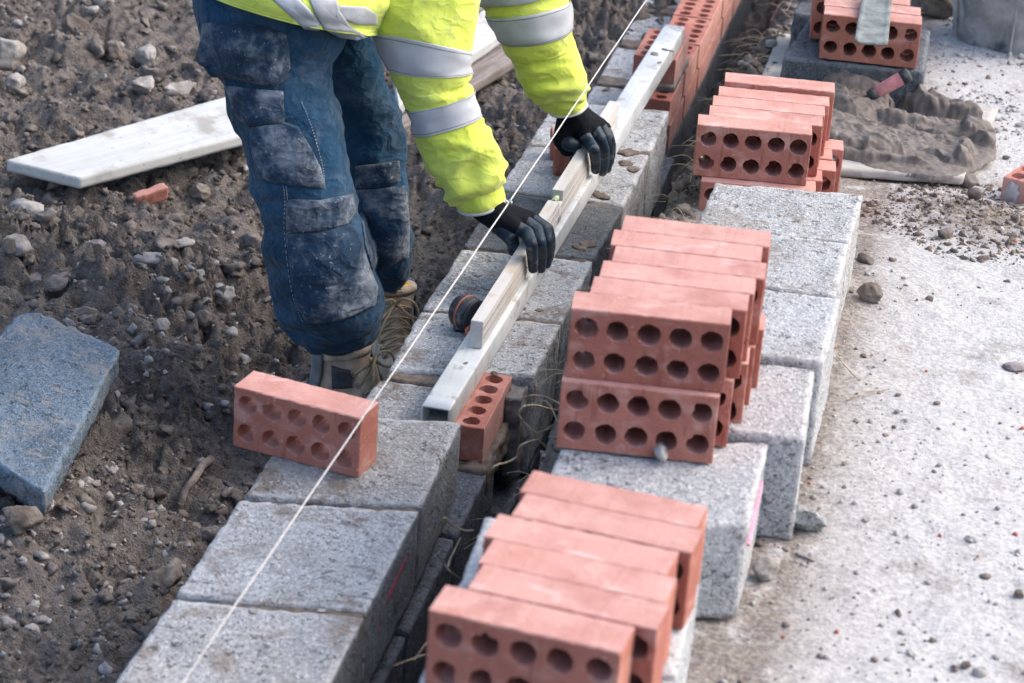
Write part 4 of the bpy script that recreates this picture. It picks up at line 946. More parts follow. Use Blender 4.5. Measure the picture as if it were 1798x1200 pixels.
# ------------------------------------------------------------------ roots, twigs, straw
def twig(ctrl, r0, r1, label, mat=M_ROOT, name='twig', cat='twig', group=None, n=26, seed=0):
    P = curve_pts(ctrl, n); P = P + 0.0015 * np.stack([vnoise(P * 60, seed + k_) for k_ in range(3)], -1)
    solo(name, *tube(P, np.linspace(r0, r1, n), 7), mat, label, cat, group)
g = lambda u, v, dz: gpt(u, v, dz, -.15)
twig([g(318, 885, .004), g(325, 862, .012), g(342, 840, .022), g(356, 818, .020), g(372, 806, .012)], .0062, .0085, 'thick grey root lying on the soil left of the near blocks', seed=1)
twig([g(100, 885, .006), g(122, 892, .012), g(140, 905, .004)], .004, .002, 'short twig beside the round whitish stone', seed=2)
tz = lambda u, v, x: on_x(u, v, x)
twig([on_x(865, 820, -.63), on_x(905, 805, -.63), on_x(915, 782, -.62), on_x(945, 774, -.60), on_x(962, 790, -.59)], .0018, .0015, 'bent dry stalk arching over the trench below the bedded brick', M_STRAW, seed=3)
twig([on_x(994, 724, -.585), on_x(930, 712, -.60), on_x(912, 731, -.61), on_x(945, 765, -.60)], .0015, .0012, 'angular dry stalk beside the tallest brick stack', M_STRAW, seed=4)
twig([on_x(780, 908, -.66), on_x(795, 922, -.655), on_x(815, 930, -.64), on_x(830, 930, -.63)], .002, .0012, 'curved dry stalk over the trench left of the near brick row', M_STRAW, seed=5)
twig([on_x(767, 972, -.67), on_x(780, 990, -.66), on_x(790, 1005, -.65), on_x(805, 1016, -.64)], .0022, .0016, 'brown twig in the trench beside the near brick row', seed=6)
twig([on_x(785, 1000, -.655), on_x(795, 975, -.655), on_x(810, 945, -.65)], .0014, .0008, 'greenish stem rising out of the trench near the brown twig', M_STRAW, seed=7)
twig([gpt(1470, 625, .004, .15), gpt(1490, 650, .010, .15), gpt(1508, 668, .003, .15)], .0012, .001, 'thin straw leaning against the spare blocks', M_STRAW, seed=8)
twig([gpt(1488, 702, .003, .15), gpt(1520, 690, .006, .15), gpt(1560, 684, .003, .15)], .0016, .001, 'pale straw lying beside the spare blocks', M_STRAW, seed=9)
def straws():
    rs = np.random.RandomState(21); parts = []
    for i in range(340):
        y = rs.uniform(2.2, 6.6); x = -0.585 + rs.normal() * 0.028 + 0.01 * (y > 4.5); z = hz(x, y)
        L = rs.uniform(.03, .13); a = rs.uniform(0, 2 * PI); up = rs.uniform(-.1, .22)
        p0 = np.array([x, y, z + .003]); dv = np.array([math.cos(a), math.sin(a), up]); dv /= np.linalg.norm(dv)
        p1 = p0 + dv * L * .5 + np.array([0, 0, rs.uniform(.0, .02)]); p2 = p0 + dv * L + np.array([rs.normal() * .006, rs.normal() * .006, -.02 * rs.uniform()])
        parts.append(tube(curve_pts([p0, p1, p2], 6), np.linspace(.0010, .0005, 6), 4, False))
    V, F = join(*parts); tag(link('dry_grass', mesh_of('dry_grass', V, F, True, M_STRAW)), kind='stuff')
straws()

# ------------------------------------------------------------------ the bricklayer
man = empty('person', (-1.12, 4.25, -0.22), 'bricklayer in yellow hi vis jacket and dusty navy work trousers bending over the wall', 'person')
def loft(rows, ns=90, nt=56, fold=None, kdef=1.0):
    """rows: (left px, right px, depth[, k[, drop]]) -> ring grid; every ring runs through its two outline points, k = depth / width,
    drop = how far the near side of the ring hangs below their middle"""
    C, A, K, D = [], [], [], []
    for r in rows:
        L, R = at_d(*r[0], r[2]), at_d(*r[1], r[2]); C.append((L + R) / 2); A.append((R - L) / 2); K.append(r[3] if len(r) > 3 else kdef); D.append(r[4] if len(r) > 4 else np.nan)
    drops = not np.isnan(D[0])
    C = curve_pts(C, ns); A = curve_pts(A, ns); K = curve_pts(np.array(K)[:, None], ns)[:, 0]; D = curve_pts(np.array(D)[:, None], ns)[:, 0] if drops else None
    T = np.gradient(C, axis=0); T /= np.linalg.norm(T, axis=1)[:, None]
    B = np.cross(T, A); B /= np.linalg.norm(B, axis=1)[:, None]; B *= (np.linalg.norm(A, axis=1) * K)[:, None]
    if drops: B = -(FW[None] + UP[None] * 0) * (np.linalg.norm(A, axis=1) * K)[:, None] - UP[None] * (D * 4.6 / FPX)[:, None]
    th = np.linspace(0, 2 * PI, nt, endpoint=False)
    V = C[:, None] + A[:, None] * np.cos(th)[None, :, None] + B[:, None] * np.sin(th)[None, :, None]
    S = np.linspace(0, len(rows) - 1, ns)[:, None] + 0 * th[None]; TH = th[None] + 0 * S
    def normals(V):
        du = np.gradient(V, axis=0); dv = np.roll(V, -1, 1) - np.roll(V, 1, 1); N = np.cross(du, dv); N /= np.linalg.norm(N, axis=2)[..., None] + 1e-12
        sg = np.sign(np.sum(N * (V - C[:, None]), axis=2).mean()); return N * (sg or 1)
    N = normals(V)
    if fold is not None:
        f_ = fold(S, TH, V)
        for _ in range(3): f_ = 0.4 * f_ + 0.15 * (np.roll(f_, 1, 1) + np.roll(f_, -1, 1)) + 0.15 * (np.vstack([f_[:1], f_[:-1]]) + np.vstack([f_[1:], f_[-1:]]))
        V = V + N * f_[..., None]; N = normals(V)
    return dict(V=V, N=N, S=S, T=TH, ns=ns, nt=nt)
def loft_mesh(L, caps=(True, True)):
    V = L['V'].reshape(-1, 3); ns, nt = L['ns'], L['nt']; F = grid_faces(ns, nt, True); V = list(V)
    for e, row in ((0, 0), (1, ns - 1)):
        if caps[e]:
            c = L['V'][row].mean(0); V.append(c); ci = len(V) - 1
            for j in range(nt):
                k_ = (j + 1) % nt; F.append((row * nt + j, ci, row * nt + k_) if e == 0 else (row * nt + k_, ci, row * nt + j))
    return np.array(V), F
def strip(L, gfun, lo, hi, off=0.0015, tfun=None):
    """the part of a loft between two values of gfun, laid on as tape"""
    G_ = gfun(L['S'], L['T']); H_ = np.ones_like(G_) if tfun is None else tfun(L['S'], L['T'])
    V0 = L['V'] + L['N'] * off; out = []; F = []; idx = {}
    ns, nt = L['ns'], L['nt']
    def clip(poly, ch, lim, sign):
        res = []
        for a in range(len(poly)):
            p, q = poly[a], poly[(a + 1) % len(poly)]; dp, dq = sign * (p[1][ch] - lim), sign * (q[1][ch] - lim)
            if dp >= 0: res.append(p)
            if (dp >= 0) != (dq >= 0):
                t = dp / (dp - dq); res.append((p[0] + (q[0] - p[0]) * t, [p[1][c] + (q[1][c] - p[1][c]) * t for c in (0, 1)]))
        return res
    def vid(p):
        key = tuple(np.round(p, 6))
        if key not in idx: idx[key] = len(out); out.append(p)
        return idx[key]
    for i in range(ns - 1):
        for j in range(nt):
            k_ = (j + 1) % nt; q = [(i, j), (i, k_), (i + 1, k_), (i + 1, j)]
            g = [G_[a] for a in q]
            if max(g) < lo or min(g) > hi: continue
            poly = [(V0[a], [G_[a], H_[a]]) for a in q]
            for ch, lim, sg in ((0, lo, 1), (0, hi, -1), (1, 0.0, 1)):
                if poly: poly = clip(poly, ch, lim, sg)
            if len(poly) >= 3:
                f = []
                for p in poly:
                    v = vid(p[0])
                    if v not in f: f.append(v)
                if len(f) >= 3: F.append(f)
    return np.array(out), F
def cloth_part(name, V, F, mat, parent=man, thick=0.0):
    o = part(name, V, F, mat, parent)
    if thick: md = o.modifiers.new('thickness', 'SOLIDIFY'); md.thickness = thick; md.offset = 1.0
    return o
def wr(S, T, V, seed, amp, fs=1.0, ft=1.0, ridge=0.6, skew=0.35):
    """drapery: soft ridges running mostly round the limb, a bit skewed"""
    P = np.stack([np.cos(T) * 1.1 * ft, np.sin(T) * 1.1 * ft, S * fs + skew * np.sin(T + seed)], -1)
    n = vnoise(P, seed); r = 1 - 2 * np.abs(vnoise(P * np.array([1, 1, 1.7]) + 5.2, seed + 1)); f = vnoise(V * 26, seed + 2)
    return amp * (0.5 * n + ridge * np.clip(r, -0.3, 1) ** 2 * np.sign(r) + 0.22 * f)

# --- trousers
leg_n = [((356, -150), (612, -140), 4.66, .9), ((338, -40), (618, -20), 4.64, .9), ((349, 50), (606, 68), 4.62, .9), ((374, 120), (578, 122), 4.62, .9), ((399, 180), (590, 178), 4.62),
         ((421, 240), (606, 234), 4.62), ((441, 320), (620, 310), 4.64), ((456, 385), (627, 374), 4.66, 1.0), ((470, 440), (642, 436), 4.69, 1.05), ((486, 515), (664, 496), 4.74, 1.05),
         ((503, 556), (666, 530), 4.78, 1.0), ((529, 584), (650, 566), 4.82, .9), ((556, 598), (634, 589), 4.85, .9)]
def fold_n(S, T, V):
    a = sstep(1.5, 3.5, S)
    d = (wr(S, T, V, 51, 0.0105, 0.9, 1.0) + wr(S, T, V, 57, 0.0065, 2.0, 1.5, .9, .9)) * (0.5 + 0.5 * a)
    d = d + 0.012 * sstep(7.5, 9.5, S) * (1 - sstep(10.5, 12, S)) * (1 - 2 * np.abs(vnoise(np.stack([np.cos(T) * 1.2, np.sin(T) * 1.2, S * 1.3 + .8 * np.sin(T)], -1), 54))) # the gathered hem
    d = d - 0.006 * np.exp(-((S - 7.05 - .25 * np.sin(T)) / .16) ** 2)                                                                   # crease above the knee pad
    return d * (1 - sstep(11.2, 12, S) * .7)
LN = loft(leg_n, 150, 72, fold_n)
leg_f = [((500, -130), (668, -120), 4.86, 1), ((548, -40), (668, -30), 4.86, 1), ((545, 60), (664, 62), 4.86, 1.05), ((548, 120), (669, 124), 4.86, 1.05), ((565, 180), (690, 175), 4.87), ((590, 235), (703, 229), 4.88),
         ((606, 290), (706, 286), 4.89), ((615, 340), (714, 345), 4.90), ((625, 400), (722, 396), 4.92), ((636, 450), (721, 462), 4.97), ((655, 488), (712, 480), 5.02), ((664, 500), (702, 490), 5.06)]
LF = loft(leg_f, 120, 56, lambda S, T, V: (wr(S, T, V, 71, 0.011) + wr(S, T, V, 77, 0.0055, 2.0, 1.5, .9, .9)) * (1 - .6 * sstep(10, 11, S)) - 0.005 * np.exp(-((S - 6.2) / .16) ** 2))
V, F = join(loft_mesh(LN), loft_mesh(LF))
tro = cloth_part('trousers', V, F, M_NAVY)
BVL = BVHTree.FromPolygons([tuple(p) for p in V], F)
def on_cloth(u, v, lift, default=4.55, bvh=None):
    BV = bvh or BVL
    d = ray(u, v); dn = d / np.linalg.norm(d); h = BV.ray_cast(Vector(CAM), Vector(dn))
    if h[0] is None:
        for du, dv in ((10, 0), (-10, 0), (20, 0), (-20, 0), (0, 12), (34, 0), (-34, 0)):
            d2 = ray(u + du, v + dv); h = BV.ray_cast(Vector(CAM), Vector(d2 / np.linalg.norm(d2)))
            if h[0] is not None: break
    dep = (np.array(h[0]) - CAM) @ FW if h[0] is not None else default
    return at_d(u, v, dep - lift)
def patch(name, poly, mat, lift=0.006, bulge=0.0, thick=0.004, n=16, seed=0, parent=None, stitch=True, sub=5, bvh=None):
    """a sewn-on patch following the cloth: outline given where it sits on the leg"""
    parent = parent or tro; B = []
    for a in range(len(poly)):
        p, q = np.array(poly[a], float), np.array(poly[(a + 1) % len(poly)], float)
        for k_ in range(sub): B.append(p + (q - p) * k_ / sub)
    B = np.array(B); c = B.mean(0); nb = len(B); V = []
    for i in range(n + 1):
        t = i / n
        for b in B:
            uv = c + (b - c) * t; e = (1 - t ** 3) * bulge + (0.0 if t < 0.97 else -0.002)
            V.append((uv[0], uv[1], lift + e))
    W_ = []
    for (u, v, l) in V: W_.append(on_cloth(u, v, l, bvh=bvh))
    W_ = np.array(W_).reshape(n + 1, nb, 3)
    for _ in range(3):                                           # ease out the steps
        W_[1:-1] = 0.5 * W_[1:-1] + 0.25 * (W_[2:] + W_[:-2]); W_ = 0.5 * W_ + 0.25 * (np.roll(W_, 1, 1) + np.roll(W_, -1, 1)) if False else W_
    W_ = W_.reshape(-1, 3); W_ = W_ - FW[None] * (0.0022 * vnoise(W_ * 38, seed) + 0.0012 * vnoise(W_ * 90, seed + 1))[:, None]
    F = grid_faces(n + 1, nb, True); F = [f[::-1] for f in F]
    o = cloth_part(name, W_, F, mat, parent)
    md = o.modifiers.new('thickness', 'SOLIDIFY'); md.thickness = thick; md.offset = -1.0
    if stitch:
        k0 = (n - 1) * nb; P = np.array([W_[k0 + j % nb] for j in range(nb + 1)]) - FW * 0.0012
        Vs, Fs = [], []; tv = []
        for j in range(nb):
            for t0 in (0.05, 0.55):
                a, b = P[j] + (P[j + 1] - P[j]) * t0, P[j] + (P[j + 1] - P[j]) * (t0 + .3); tv.append(tube(np.array([a, b]), 0.0006, 4))
        Vs, Fs = join(*tv); cloth_part('stitching', Vs, Fs, M_THREAD, o) if parent is man else cloth_part('stitching', Vs, Fs, M_THREAD, parent)
    return o
patch('holster_pocket', [(360, 42), (430, 44), (500, 62), (505, 90), (506, 120), (496, 140), (480, 150), (440, 142), (400, 134), (366, 131), (346, 102), (354, 75)], M_NAVY_DARK, 0.012, 0.014, 0.005, 18, 1)
patch('pocket_flap', [(396, 150), (440, 158), (497, 162), (498, 190), (499, 214), (470, 219), (436, 221), (415, 205)], M_NAVY_DARK, 0.006, 0.004, 0.003, 14, 3)
patch('cargo_pocket', [(438, 224), (500, 216), (522, 224), (545, 262), (562, 296), (570, 330), (510, 326), (456, 314), (444, 270)], M_NAVY_DARK, 0.005, 0.006, 0.003, 16, 5)
patch('knee_pad_flap', [(503, 352), (560, 354), (610, 344), (623, 338), (624, 372), (610, 392), (560, 405), (504, 408)], M_NAVY_DARK, 0.009, 0.004, 0.003, 14, 7)
patch('knee_pad_pocket', [(503, 410), (560, 407), (612, 393), (628, 410), (648, 470), (662, 505), (658, 535), (625, 552), (580, 567), (540, 567), (520, 535), (512, 480)], M_NAVY_DARK, 0.005, 0.005, 0.003, 18, 9)
patch('knee_pad_flap', [(624, 292), (660, 290), (700, 283), (702, 318), (665, 328), (626, 330)], M_NAVY_DARK, 0.006, 0.003, 0.003, 12, 11, stitch=False)
patch('knee_pad_pocket', [(628, 334), (668, 331), (712, 326), (718, 400), (716, 452), (684, 466), (652, 474), (640, 430)], M_NAVY_DARK, 0.004, 0.003, 0.003, 14, 13, stitch=False)
def seam(pts, name='seam', mat=M_THREAD, lift=0.003, dash=True):
    P = curve_pts([(u, v, 0) for u, v in pts], 70); W_ = np.array([on_cloth(u, v, lift) for u, v, _ in P]); tv = []
    for i in range(0, len(W_) - 1):
        if i % 2 == 0: tv.append(tube(W_[i:i + 2], 0.0007, 4))
    cloth_part(name, *join(*tv), mat, tro)
seam([(497, 325), (500, 352), (499, 405), (507, 480), (518, 535), (532, 566)]); seam([(502, 325), (505, 352)])
seam([(530, 180), (548, 225), (566, 290), (571, 332)])

# --- boots
def ev(o):
    dg = bpy.context.evaluated_depsgraph_get(); me = bpy.data.meshes.new_from_object(o.evaluated_get(dg)); old = o.data
    mats = [m_ for m_ in old.materials]; o.modifiers.clear(); o.data = me; bpy.data.meshes.remove(old)
    if not me.materials:
        for m_ in mats: me.materials.append(m_)
    me.polygons.foreach_set('use_smooth', np.ones(len(me.polygons), bool)); return o
def blob(name, chains, voxel, mat, parent, smooth=4, world=True):
    """one continuous skin over chains of tapering balls (x, y, z, r)"""
    B, Fc = ico(2); VV, FF, n = [], [], 0
    for ch in chains:
        ch = np.asarray(ch, float)
        for a in range(len(ch) - 1):
            L = np.linalg.norm(ch[a + 1, :3] - ch[a, :3]); st_ = max(2, int(L / (0.3 * min(ch[a, 3], ch[a + 1, 3])) + 1))
            for t in np.linspace(0, 1, st_):
                p = ch[a] + (ch[a + 1] - ch[a]) * t; VV.append(B * p[3] + p[:3]); FF.append(Fc + n); n += len(B)
    o = part(name, np.concatenate(VV), np.concatenate(FF), mat, parent)
    md = o.modifiers.new('r', 'REMESH'); md.mode = 'VOXEL'; md.voxel_size = voxel
    md = o.modifiers.new('s', 'SMOOTH'); md.iterations = smooth; md.factor = 0.5
    return ev(o)
def frame(origin, ang):
    c, s = math.cos(ang), math.sin(ang); M_ = np.array([[c, -s, 0], [s, c, 0], [0, 0, 1.0]]); o_ = np.array(origin)
    return lambda P: np.asarray(P, float) @ M_.T + o_
def boot(origin, ang, seed, lab):
    f = frame(origin, ang)                                        # x towards the toe, y to the wearer's left, z up
    def ch(L): L = np.array(L, float); L[:, :3] = f(L[:, :3]); return L
    b = link('boot', None, man, np.array(origin) - root_loc(man)); 
    if lab: b['label'] = lab
    fo = lambda rows: ch(rows)
    chains = [fo([(.02, 0, .045, .036), (.08, 0, .048, .040), (.14, .0, .045, .042), (.20, .004, .040, .046), (.230, .004, .038, .042), (.250, .0, .035, .034)]),
              fo([(.03, 0, .06, .036), (.045, 0, .10, .039), (.05, 0, .135, .043)]), fo([(.10, 0, .075, .034), (.075, 0, .115, .038), (.065, 0, .138, .040)]),
              fo([(.16, .0, .062, .032), (.12, 0, .085, .032), (.09, 0, .125, .034)])]
    blob('upper', chains, 0.0045, M_SUEDE, b, 6)
    V, F = box(-.025, .285, -.046, .046, .0, .022, .006); V[:, 1] *= np.interp(V[:, 0], [-.03, .05, .12, .2, .27, .31], [.75, .82, .80, 1.05, .95, .45]); part('sole', f(V), F, M_SOLE, b)
    # padded collar and its mustard lining
    th = np.linspace(0, 2 * PI, 28, endpoint=False); cz = .165 + .012 * np.cos(th)
    ring = np.stack([.058 + .050 * np.cos(th), .046 * np.sin(th), cz], -1); P = np.vstack([ring, ring[:2]])
    part('collar', *tube(f(P), .0090, 10), M_SUEDE, b)
    inner = np.stack([.058 + .041 * np.cos(th), .037 * np.sin(th), cz + .002], -1); P = np.vstack([inner, inner[:2]]); part('lining', *tube(f(P), .0060, 8), M_LINING, b)
    V, F = loftless([(.058, .052, .047, .13), (.058, .054, .050, .15), (.058, .053, .049, .165)], f); part('shaft', V, F, M_SUEDE, b)
    # grey suede at the heel
    th = np.linspace(PI * .60, PI * 1.42, 20); rows = []
    for z, rx, ry, cx in ((.03, .050, .046, .034), (.06, .047, .043, .036), (.09, .047, .043, .040), (.12, .053, .050, .050), (.15, .060, .058, .058), (.168, .061, .059, .058)):
        rows.append(np.stack([cx + rx * np.cos(th), ry * np.sin(th), np.full_like(th, z)], -1))
    o = part('heel_patch', f(np.array(rows).reshape(-1, 3)), grid_faces(6, 20, False)[::1], M_SUEDE_DK, b); md = o.modifiers.new('t', 'SOLIDIFY'); md.thickness = .004
    tv = []; ey = []
    st_ = [(.118, .148), (.128, .128), (.142, .112), (.158, .100), (.176, .091), (.194, .085)]
    for i, (x, z) in enumerate(st_):
        for s in (-1, 1):
            ey.append(tuple_tube(f, (x - .018, s * .033, z - .016), (x - .016, s * .036, z - .013), .0052))
        if i < len(st_) - 1:
            x2, z2 = st_[i + 1]
            for s in (-1, 1): tv.append(tube(f(curve_pts([(x - .016, s * .036, z - .012), (x + .006, 0, z + .004), (x2 - .014, -s * .036, z2 - .012)], 10)), .0022, 6))
        if i == 0: tv.append(tube(f(curve_pts([(x - .016, -.037, z - .012), (x + .004, 0, z + .006), (x - .016, .037, z - .012)], 8)), .0022, 6))
    for e in ey: part('eyelet', *e, M_STEEL, b)
    q = []                                                       # padded ankle patch with its stitched edge
    for (x, z) in ((.062, .150), (.098, .146), (.104, .112), (.066, .104)): q.append((x, z))
    for s in (-1, 1):
        n_ = 7; Vp = []
        for i in range(n_):
            for j in range(n_):
                a_, c_ = i / (n_ - 1), j / (n_ - 1); x = (q[0][0] * (1 - a_) + q[1][0] * a_) * (1 - c_) + (q[3][0] * (1 - a_) + q[2][0] * a_) * c_; z = (q[0][1] * (1 - a_) + q[1][1] * a_) * (1 - c_) + (q[3][1] * (1 - a_) + q[2][1] * a_) * c_
                yy = .0525 - .0035 * (a_ * 2 - .4) ** 2; Vp.append((x, s * yy, z))
        po = part('ankle_patch', f(np.array(Vp)), grid_faces(n_, n_, False), M_SUEDE_CH, b); md = po.modifiers.new('t', 'SOLIDIFY'); md.thickness = .004; md.offset = 0
    k_ = np.array([.125, -.004, .158])
    for a0, s in ((0.5, 1), (-0.4, -1)):
        lp = [k_, k_ + (.012, s * .014, .016), k_ + (.020, s * .036, .006), k_ + (.026, s * .042, -.020), k_ + (.014, s * .024, -.018), k_]
        tv.append(tube(f(curve_pts(lp, 24)), .0027, 6))
        tl = [k_, k_ + (.006, s * .008, -.004), k_ + (.010, s * .016, -.012)] if s > 0 else [k_, k_ + (.016, s * .014, -.010), k_ + (.034, s * .034, -.036), k_ + (.044, s * .042, -.066)]; tv.append(tube(f(curve_pts(tl, 14)), .0027, 6))
    tv.append(tube(f([k_ + (-.005, -.005, 0), k_ + (.005, .006, .002)]), .006, 8))
    part('lace', *join(*tv), M_LACE, b)
def tuple_tube(f, a, b, r): return tube(f([a, b]), r, 8)
def loftless(rows, f, n=28):
    V = []; th = np.linspace(0, 2 * PI, n, endpoint=False)
    for cx, rx, ry, z in rows: V.append(np.stack([cx + rx * np.cos(th), ry * np.sin(th), np.full_like(th, z)], -1))
    return f(np.concatenate(V)), grid_faces(len(rows), n, True)
BA = at_d(602, 616, 4.88); BB = at_d(684, 508, 5.09)
aN, aF = math.radians(-12), math.radians(-62)
boot((BA[0] - .058 * math.cos(aN), BA[1] - .058 * math.sin(aN), BA[2] - .160), aN, 1, None)
boot((BB[0] - .058 * math.cos(aF), BB[1] - .058 * math.sin(aF), BB[2] - .160), aF, 2, None)

# --- jacket
slv_n = [((560, -330), (800, -360), 4.72, 1), ((585, -190), (822, -205), 4.70), ((614, -90), (836, -92), 4.68), ((641, 0), (838, -4), 4.67), ((658, 58), (822, 92), 4.67), ((684, 120), (826, 128), 4.68),
         ((698, 156), (824, 142), 4.69), ((713, 192), (832, 160), 4.70), ((729, 236), (838, 206), 4.71), ((747, 280), (860, 232), 4.725), ((767, 315), (878, 272), 4.735), ((783, 338), (884, 306), 4.745), ((795, 350), (866, 322), 4.75, .95)]
def fold_s(seed):
    def f(S, T, V):
        d = wr(S, T, V, seed, 0.0085, 0.9, 0.9) + wr(S, T, V, seed + 3, 0.004, 2.0, 1.5, .9, .9)
        d = d + 0.010 * sstep(8.2, 9.5, S) * (1 - sstep(11.5, 12, S)) * np.clip(1 - 2.2 * np.abs(vnoise(np.stack([np.cos(T) * .8, np.sin(T) * .8, S * 1.15 + .7 * np.sin(T + .6)], -1), seed + 9)), -.5, 1)
        d = d - 0.008 * np.exp(-((S - 6.0 - .3 * np.cos(T)) / .30) ** 2) * np.clip(np.cos(T) + .3, 0, 1)
        return d
    return f
SN = loft(slv_n, 150, 64, fold_s(81))
slv_f = [((740, -330), (930, -360), 5.02, 1), ((768, -200), (965, -215), 5.03), ((802, -100), (990, -112), 5.04), ((832, -25), (1000, -48), 5.05), ((846, 8), (999, -14), 5.06), ((857, 26), (998, 2), 5.06), ((876, 64), (1003, 44), 5.08),
         ((892, 98), (1010, 72), 5.10), ((908, 124), (1022, 110), 5.11), ((922, 148), (1032, 142), 5.12), ((940, 164), (1031, 160), 5.13), ((952, 169), (1020, 163), 5.135, .95)]
def fold_f(S, T, V):
    d = wr(S, T, V, 91, 0.009, 0.9, 0.9) + wr(S, T, V, 94, 0.004, 2.0, 1.5, .9, .9)
    d = d + 0.010 * sstep(7.4, 8.5, S) * (1 - sstep(10.5, 11, S)) * np.clip(1 - 2.2 * np.abs(vnoise(np.stack([np.cos(T) * .8, np.sin(T) * .8, S * 1.1 + .7 * np.sin(T)], -1), 97)), -.5, 1)
    d = d - 0.007 * np.exp(-((S - 4.5 + .25 * np.sin(T)) / .25) ** 2)
    return d
SF = loft(slv_f, 140, 60, fold_f)
torso_rows = [((343, -30), (666, 56), 4.67, 1.28, 48), ((346, -62), (690, 24), 4.67, 1.3, 46), ((375, -130), (725, -30), 4.70, 1.25, 40), ((450, -220), (790, -100), 4.76, 1.2, 36), ((545, -320), (865, -190), 4.80, 1.25, 30), ((640, -410), (930, -300), 4.84, 1.25, 24), ((735, -470), (965, -400), 4.86, 1.1, 18), ((800, -500), (935, -455), 4.87, .9, 10)]
TO = loft(torso_rows, 110, 84, lambda S, T, V: wr(S, T, V, 61, 0.008, 1.6, 1.0) + .004 * np.exp(-(S / .10) ** 2))
V, F = join(loft_mesh(TO, (False, True)), loft_mesh(SN, (True, False)), loft_mesh(SF, (True, False)))
jk = cloth_part('jacket', V, F, M_HIVIS)
def tape(L, lo, hi, g=lambda S, T: S, tf=None, off=0.0022): 
    V, F = strip(L, g, lo, hi, off, tf); return cloth_part('reflective_tape', V, F, M_TAPE, jk, 0.0008)
def edge_stitch(L, s, off=.0032):
    Vv, Ff = strip(L, lambda S, T: S, s - .012, s + .012, off); return Vv, Ff
for L, ss in ((SN, (4.08, 4.92, 7.08, 7.92)), (SF, (3.92, 5.08, 5.92))):
    for s in ss: cloth_part('stitching', *edge_stitch(L, s), M_TAPE_STITCH, jk)
tape(SN, 4.0, 5.0); tape(SN, 7.0, 8.0); tape(SN, 1.2, 1.9)
tape(SF, 3.1, 4.0); tape(SF, 5.0, 6.0); tape(SF, 1.2, 1.8)
BJ = BVHTree.FromPolygons([tuple(p) for p in loft_mesh(TO)[0]], loft_mesh(TO)[1])
for i, poly in enumerate(([(462, -16), (510, -16), (540, 14), (566, 44), (560, 54), (534, 51), (512, 30), (486, 6)], [(588, 10), (640, 12), (662, 26), (662, 44), (625, 43), (600, 32)], [(536, -16), (586, -16), (596, 20), (616, 48), (645, 66), (628, 71), (596, 66), (570, 52), (552, 20)])):
    patch('reflective_tape', poly, M_TAPE, 0.002 + .0015 * i, 0.0005, 0.001, 12, 30 + i, jk, False, bvh=BJ)
tape(TO, 1.9, 2.6)
# hem seam
V, F = strip(TO, lambda S, T: S, 0.0, 0.30, 0.0014); cloth_part('hem_band', V, F, M_HIVIS, jk, 0.0012)
def rib(S, T, V): return 0.0005 * np.cos(T * 58) + .002 * vnoise(V * 40, 3)
CN = loft([((790, 336), (874, 308), 4.748), ((794, 352), (882, 326), 4.752), ((800, 364), (888, 344), 4.758), ((805, 368), (886, 349), 4.76)], 30, 176, rib)
V, F = loft_mesh(CN, (False, False)); cloth_part('cuff', V, F, M_HIVIS, jk)
CF = loft([((940, 154), (1029, 142), 5.13), ((947, 168), (1030, 155), 5.13), ((956, 186), (1030, 172), 5.135), ((962, 193), (1029, 181), 5.14)], 30, 176, rib)
V, F = loft_mesh(CF, (False, False)); cloth_part('cuff', V, F, M_HIVIS, jk)

# --- gloves
def P4(p, r): return (*p, r)
W0 = at_d(846, 357, 4.757)
nz = lambda u, v, z: on_z(u, v, z)
def glove(wrist_rows, fingers, thumb, palm, lab):
    gl = link('glove', None, man, np.array(wrist_rows[0][0]) - root_loc(man))
    if lab: gl['label'] = lab
    ch = [[P4(p, r) for p, r in wrist_rows]] + [[P4(p, r) for p, r in c] for c in palm] + [[P4(p, r) for p, r in c] for c in fingers] + [[P4(p, r) for p, r in thumb]]
    knit = [[P4(p, r) for p, r in wrist_rows]] + [[P4(p, r) for p, r in c] for c in palm]
    blob('knit_back', knit, 0.0026, M_GLOVE, gl, 5)
    for c in fingers: 
        blob('finger', [[P4(p, r) for p, r in c]], 0.0020, M_NITRILE, gl, 3)
    blob('thumb', [[P4(p, r) for p, r in thumb]], 0.0022, M_NITRILE, gl, 3)
    return gl
wrN = [(at_d(842, 352, 4.757), .034), (nz(858, 368, .150), .031), (nz(872, 378, .146), .030)]
M1, M2, M3, M4 = nz(903, 398, .128), nz(918, 389, .128), nz(930, 385, .125), nz(938, 388, .118)
palmN = [[(wrN[2][0], .029), (M1, .0165)], [(wrN[2][0], .029), (M2, .0170)], [(wrN[2][0], .029), (M3, .0165)], [(wrN[1][0], .028), (M4, .0150)]]
xf = -.7705
fN = [[(M1, .0150), (nz(925, 409, .118), .0135), (on_x(933, 428, xf + .002), .0120), (on_x(935, 450, xf), .0112), (on_x(936, 472, xf - .001), .0098)],
      [(M2, .0155), (nz(942, 404, .117), .0138), (on_x(948, 424, xf + .004), .0122), (on_x(951, 448, xf + .003), .0112), (on_x(950, 472, xf + .001), .0098)],
      [(M3, .0150), (nz(955, 402, .114), .0135), (on_x(960, 421, xf + .007), .0120), (on_x(962, 444, xf + .006), .0110), (on_x(960, 464, xf + .004), .0095)],
      [(M4, .0140), (nz(961, 402, .110), .0122), (on_x(966, 416, xf + .009), .0108), (on_x(967, 434, xf + .008), .0098), (on_x(965, 452, xf + .007), .0085)]]
thN = [(nz(878, 396, .128), .0205), (nz(893, 412, .112), .0165), (on_x(900, 424, -.824), .0135), (on_x(902, 440, -.823), .0120)]
glove(wrN, fN, thN, palmN, 'black glove of the nearer hand gripping the level')
wrF = [(at_d(995, 178, 5.14), .035), (nz(1004, 198, .175), .033), (nz(1012, 212, .160), .032)]
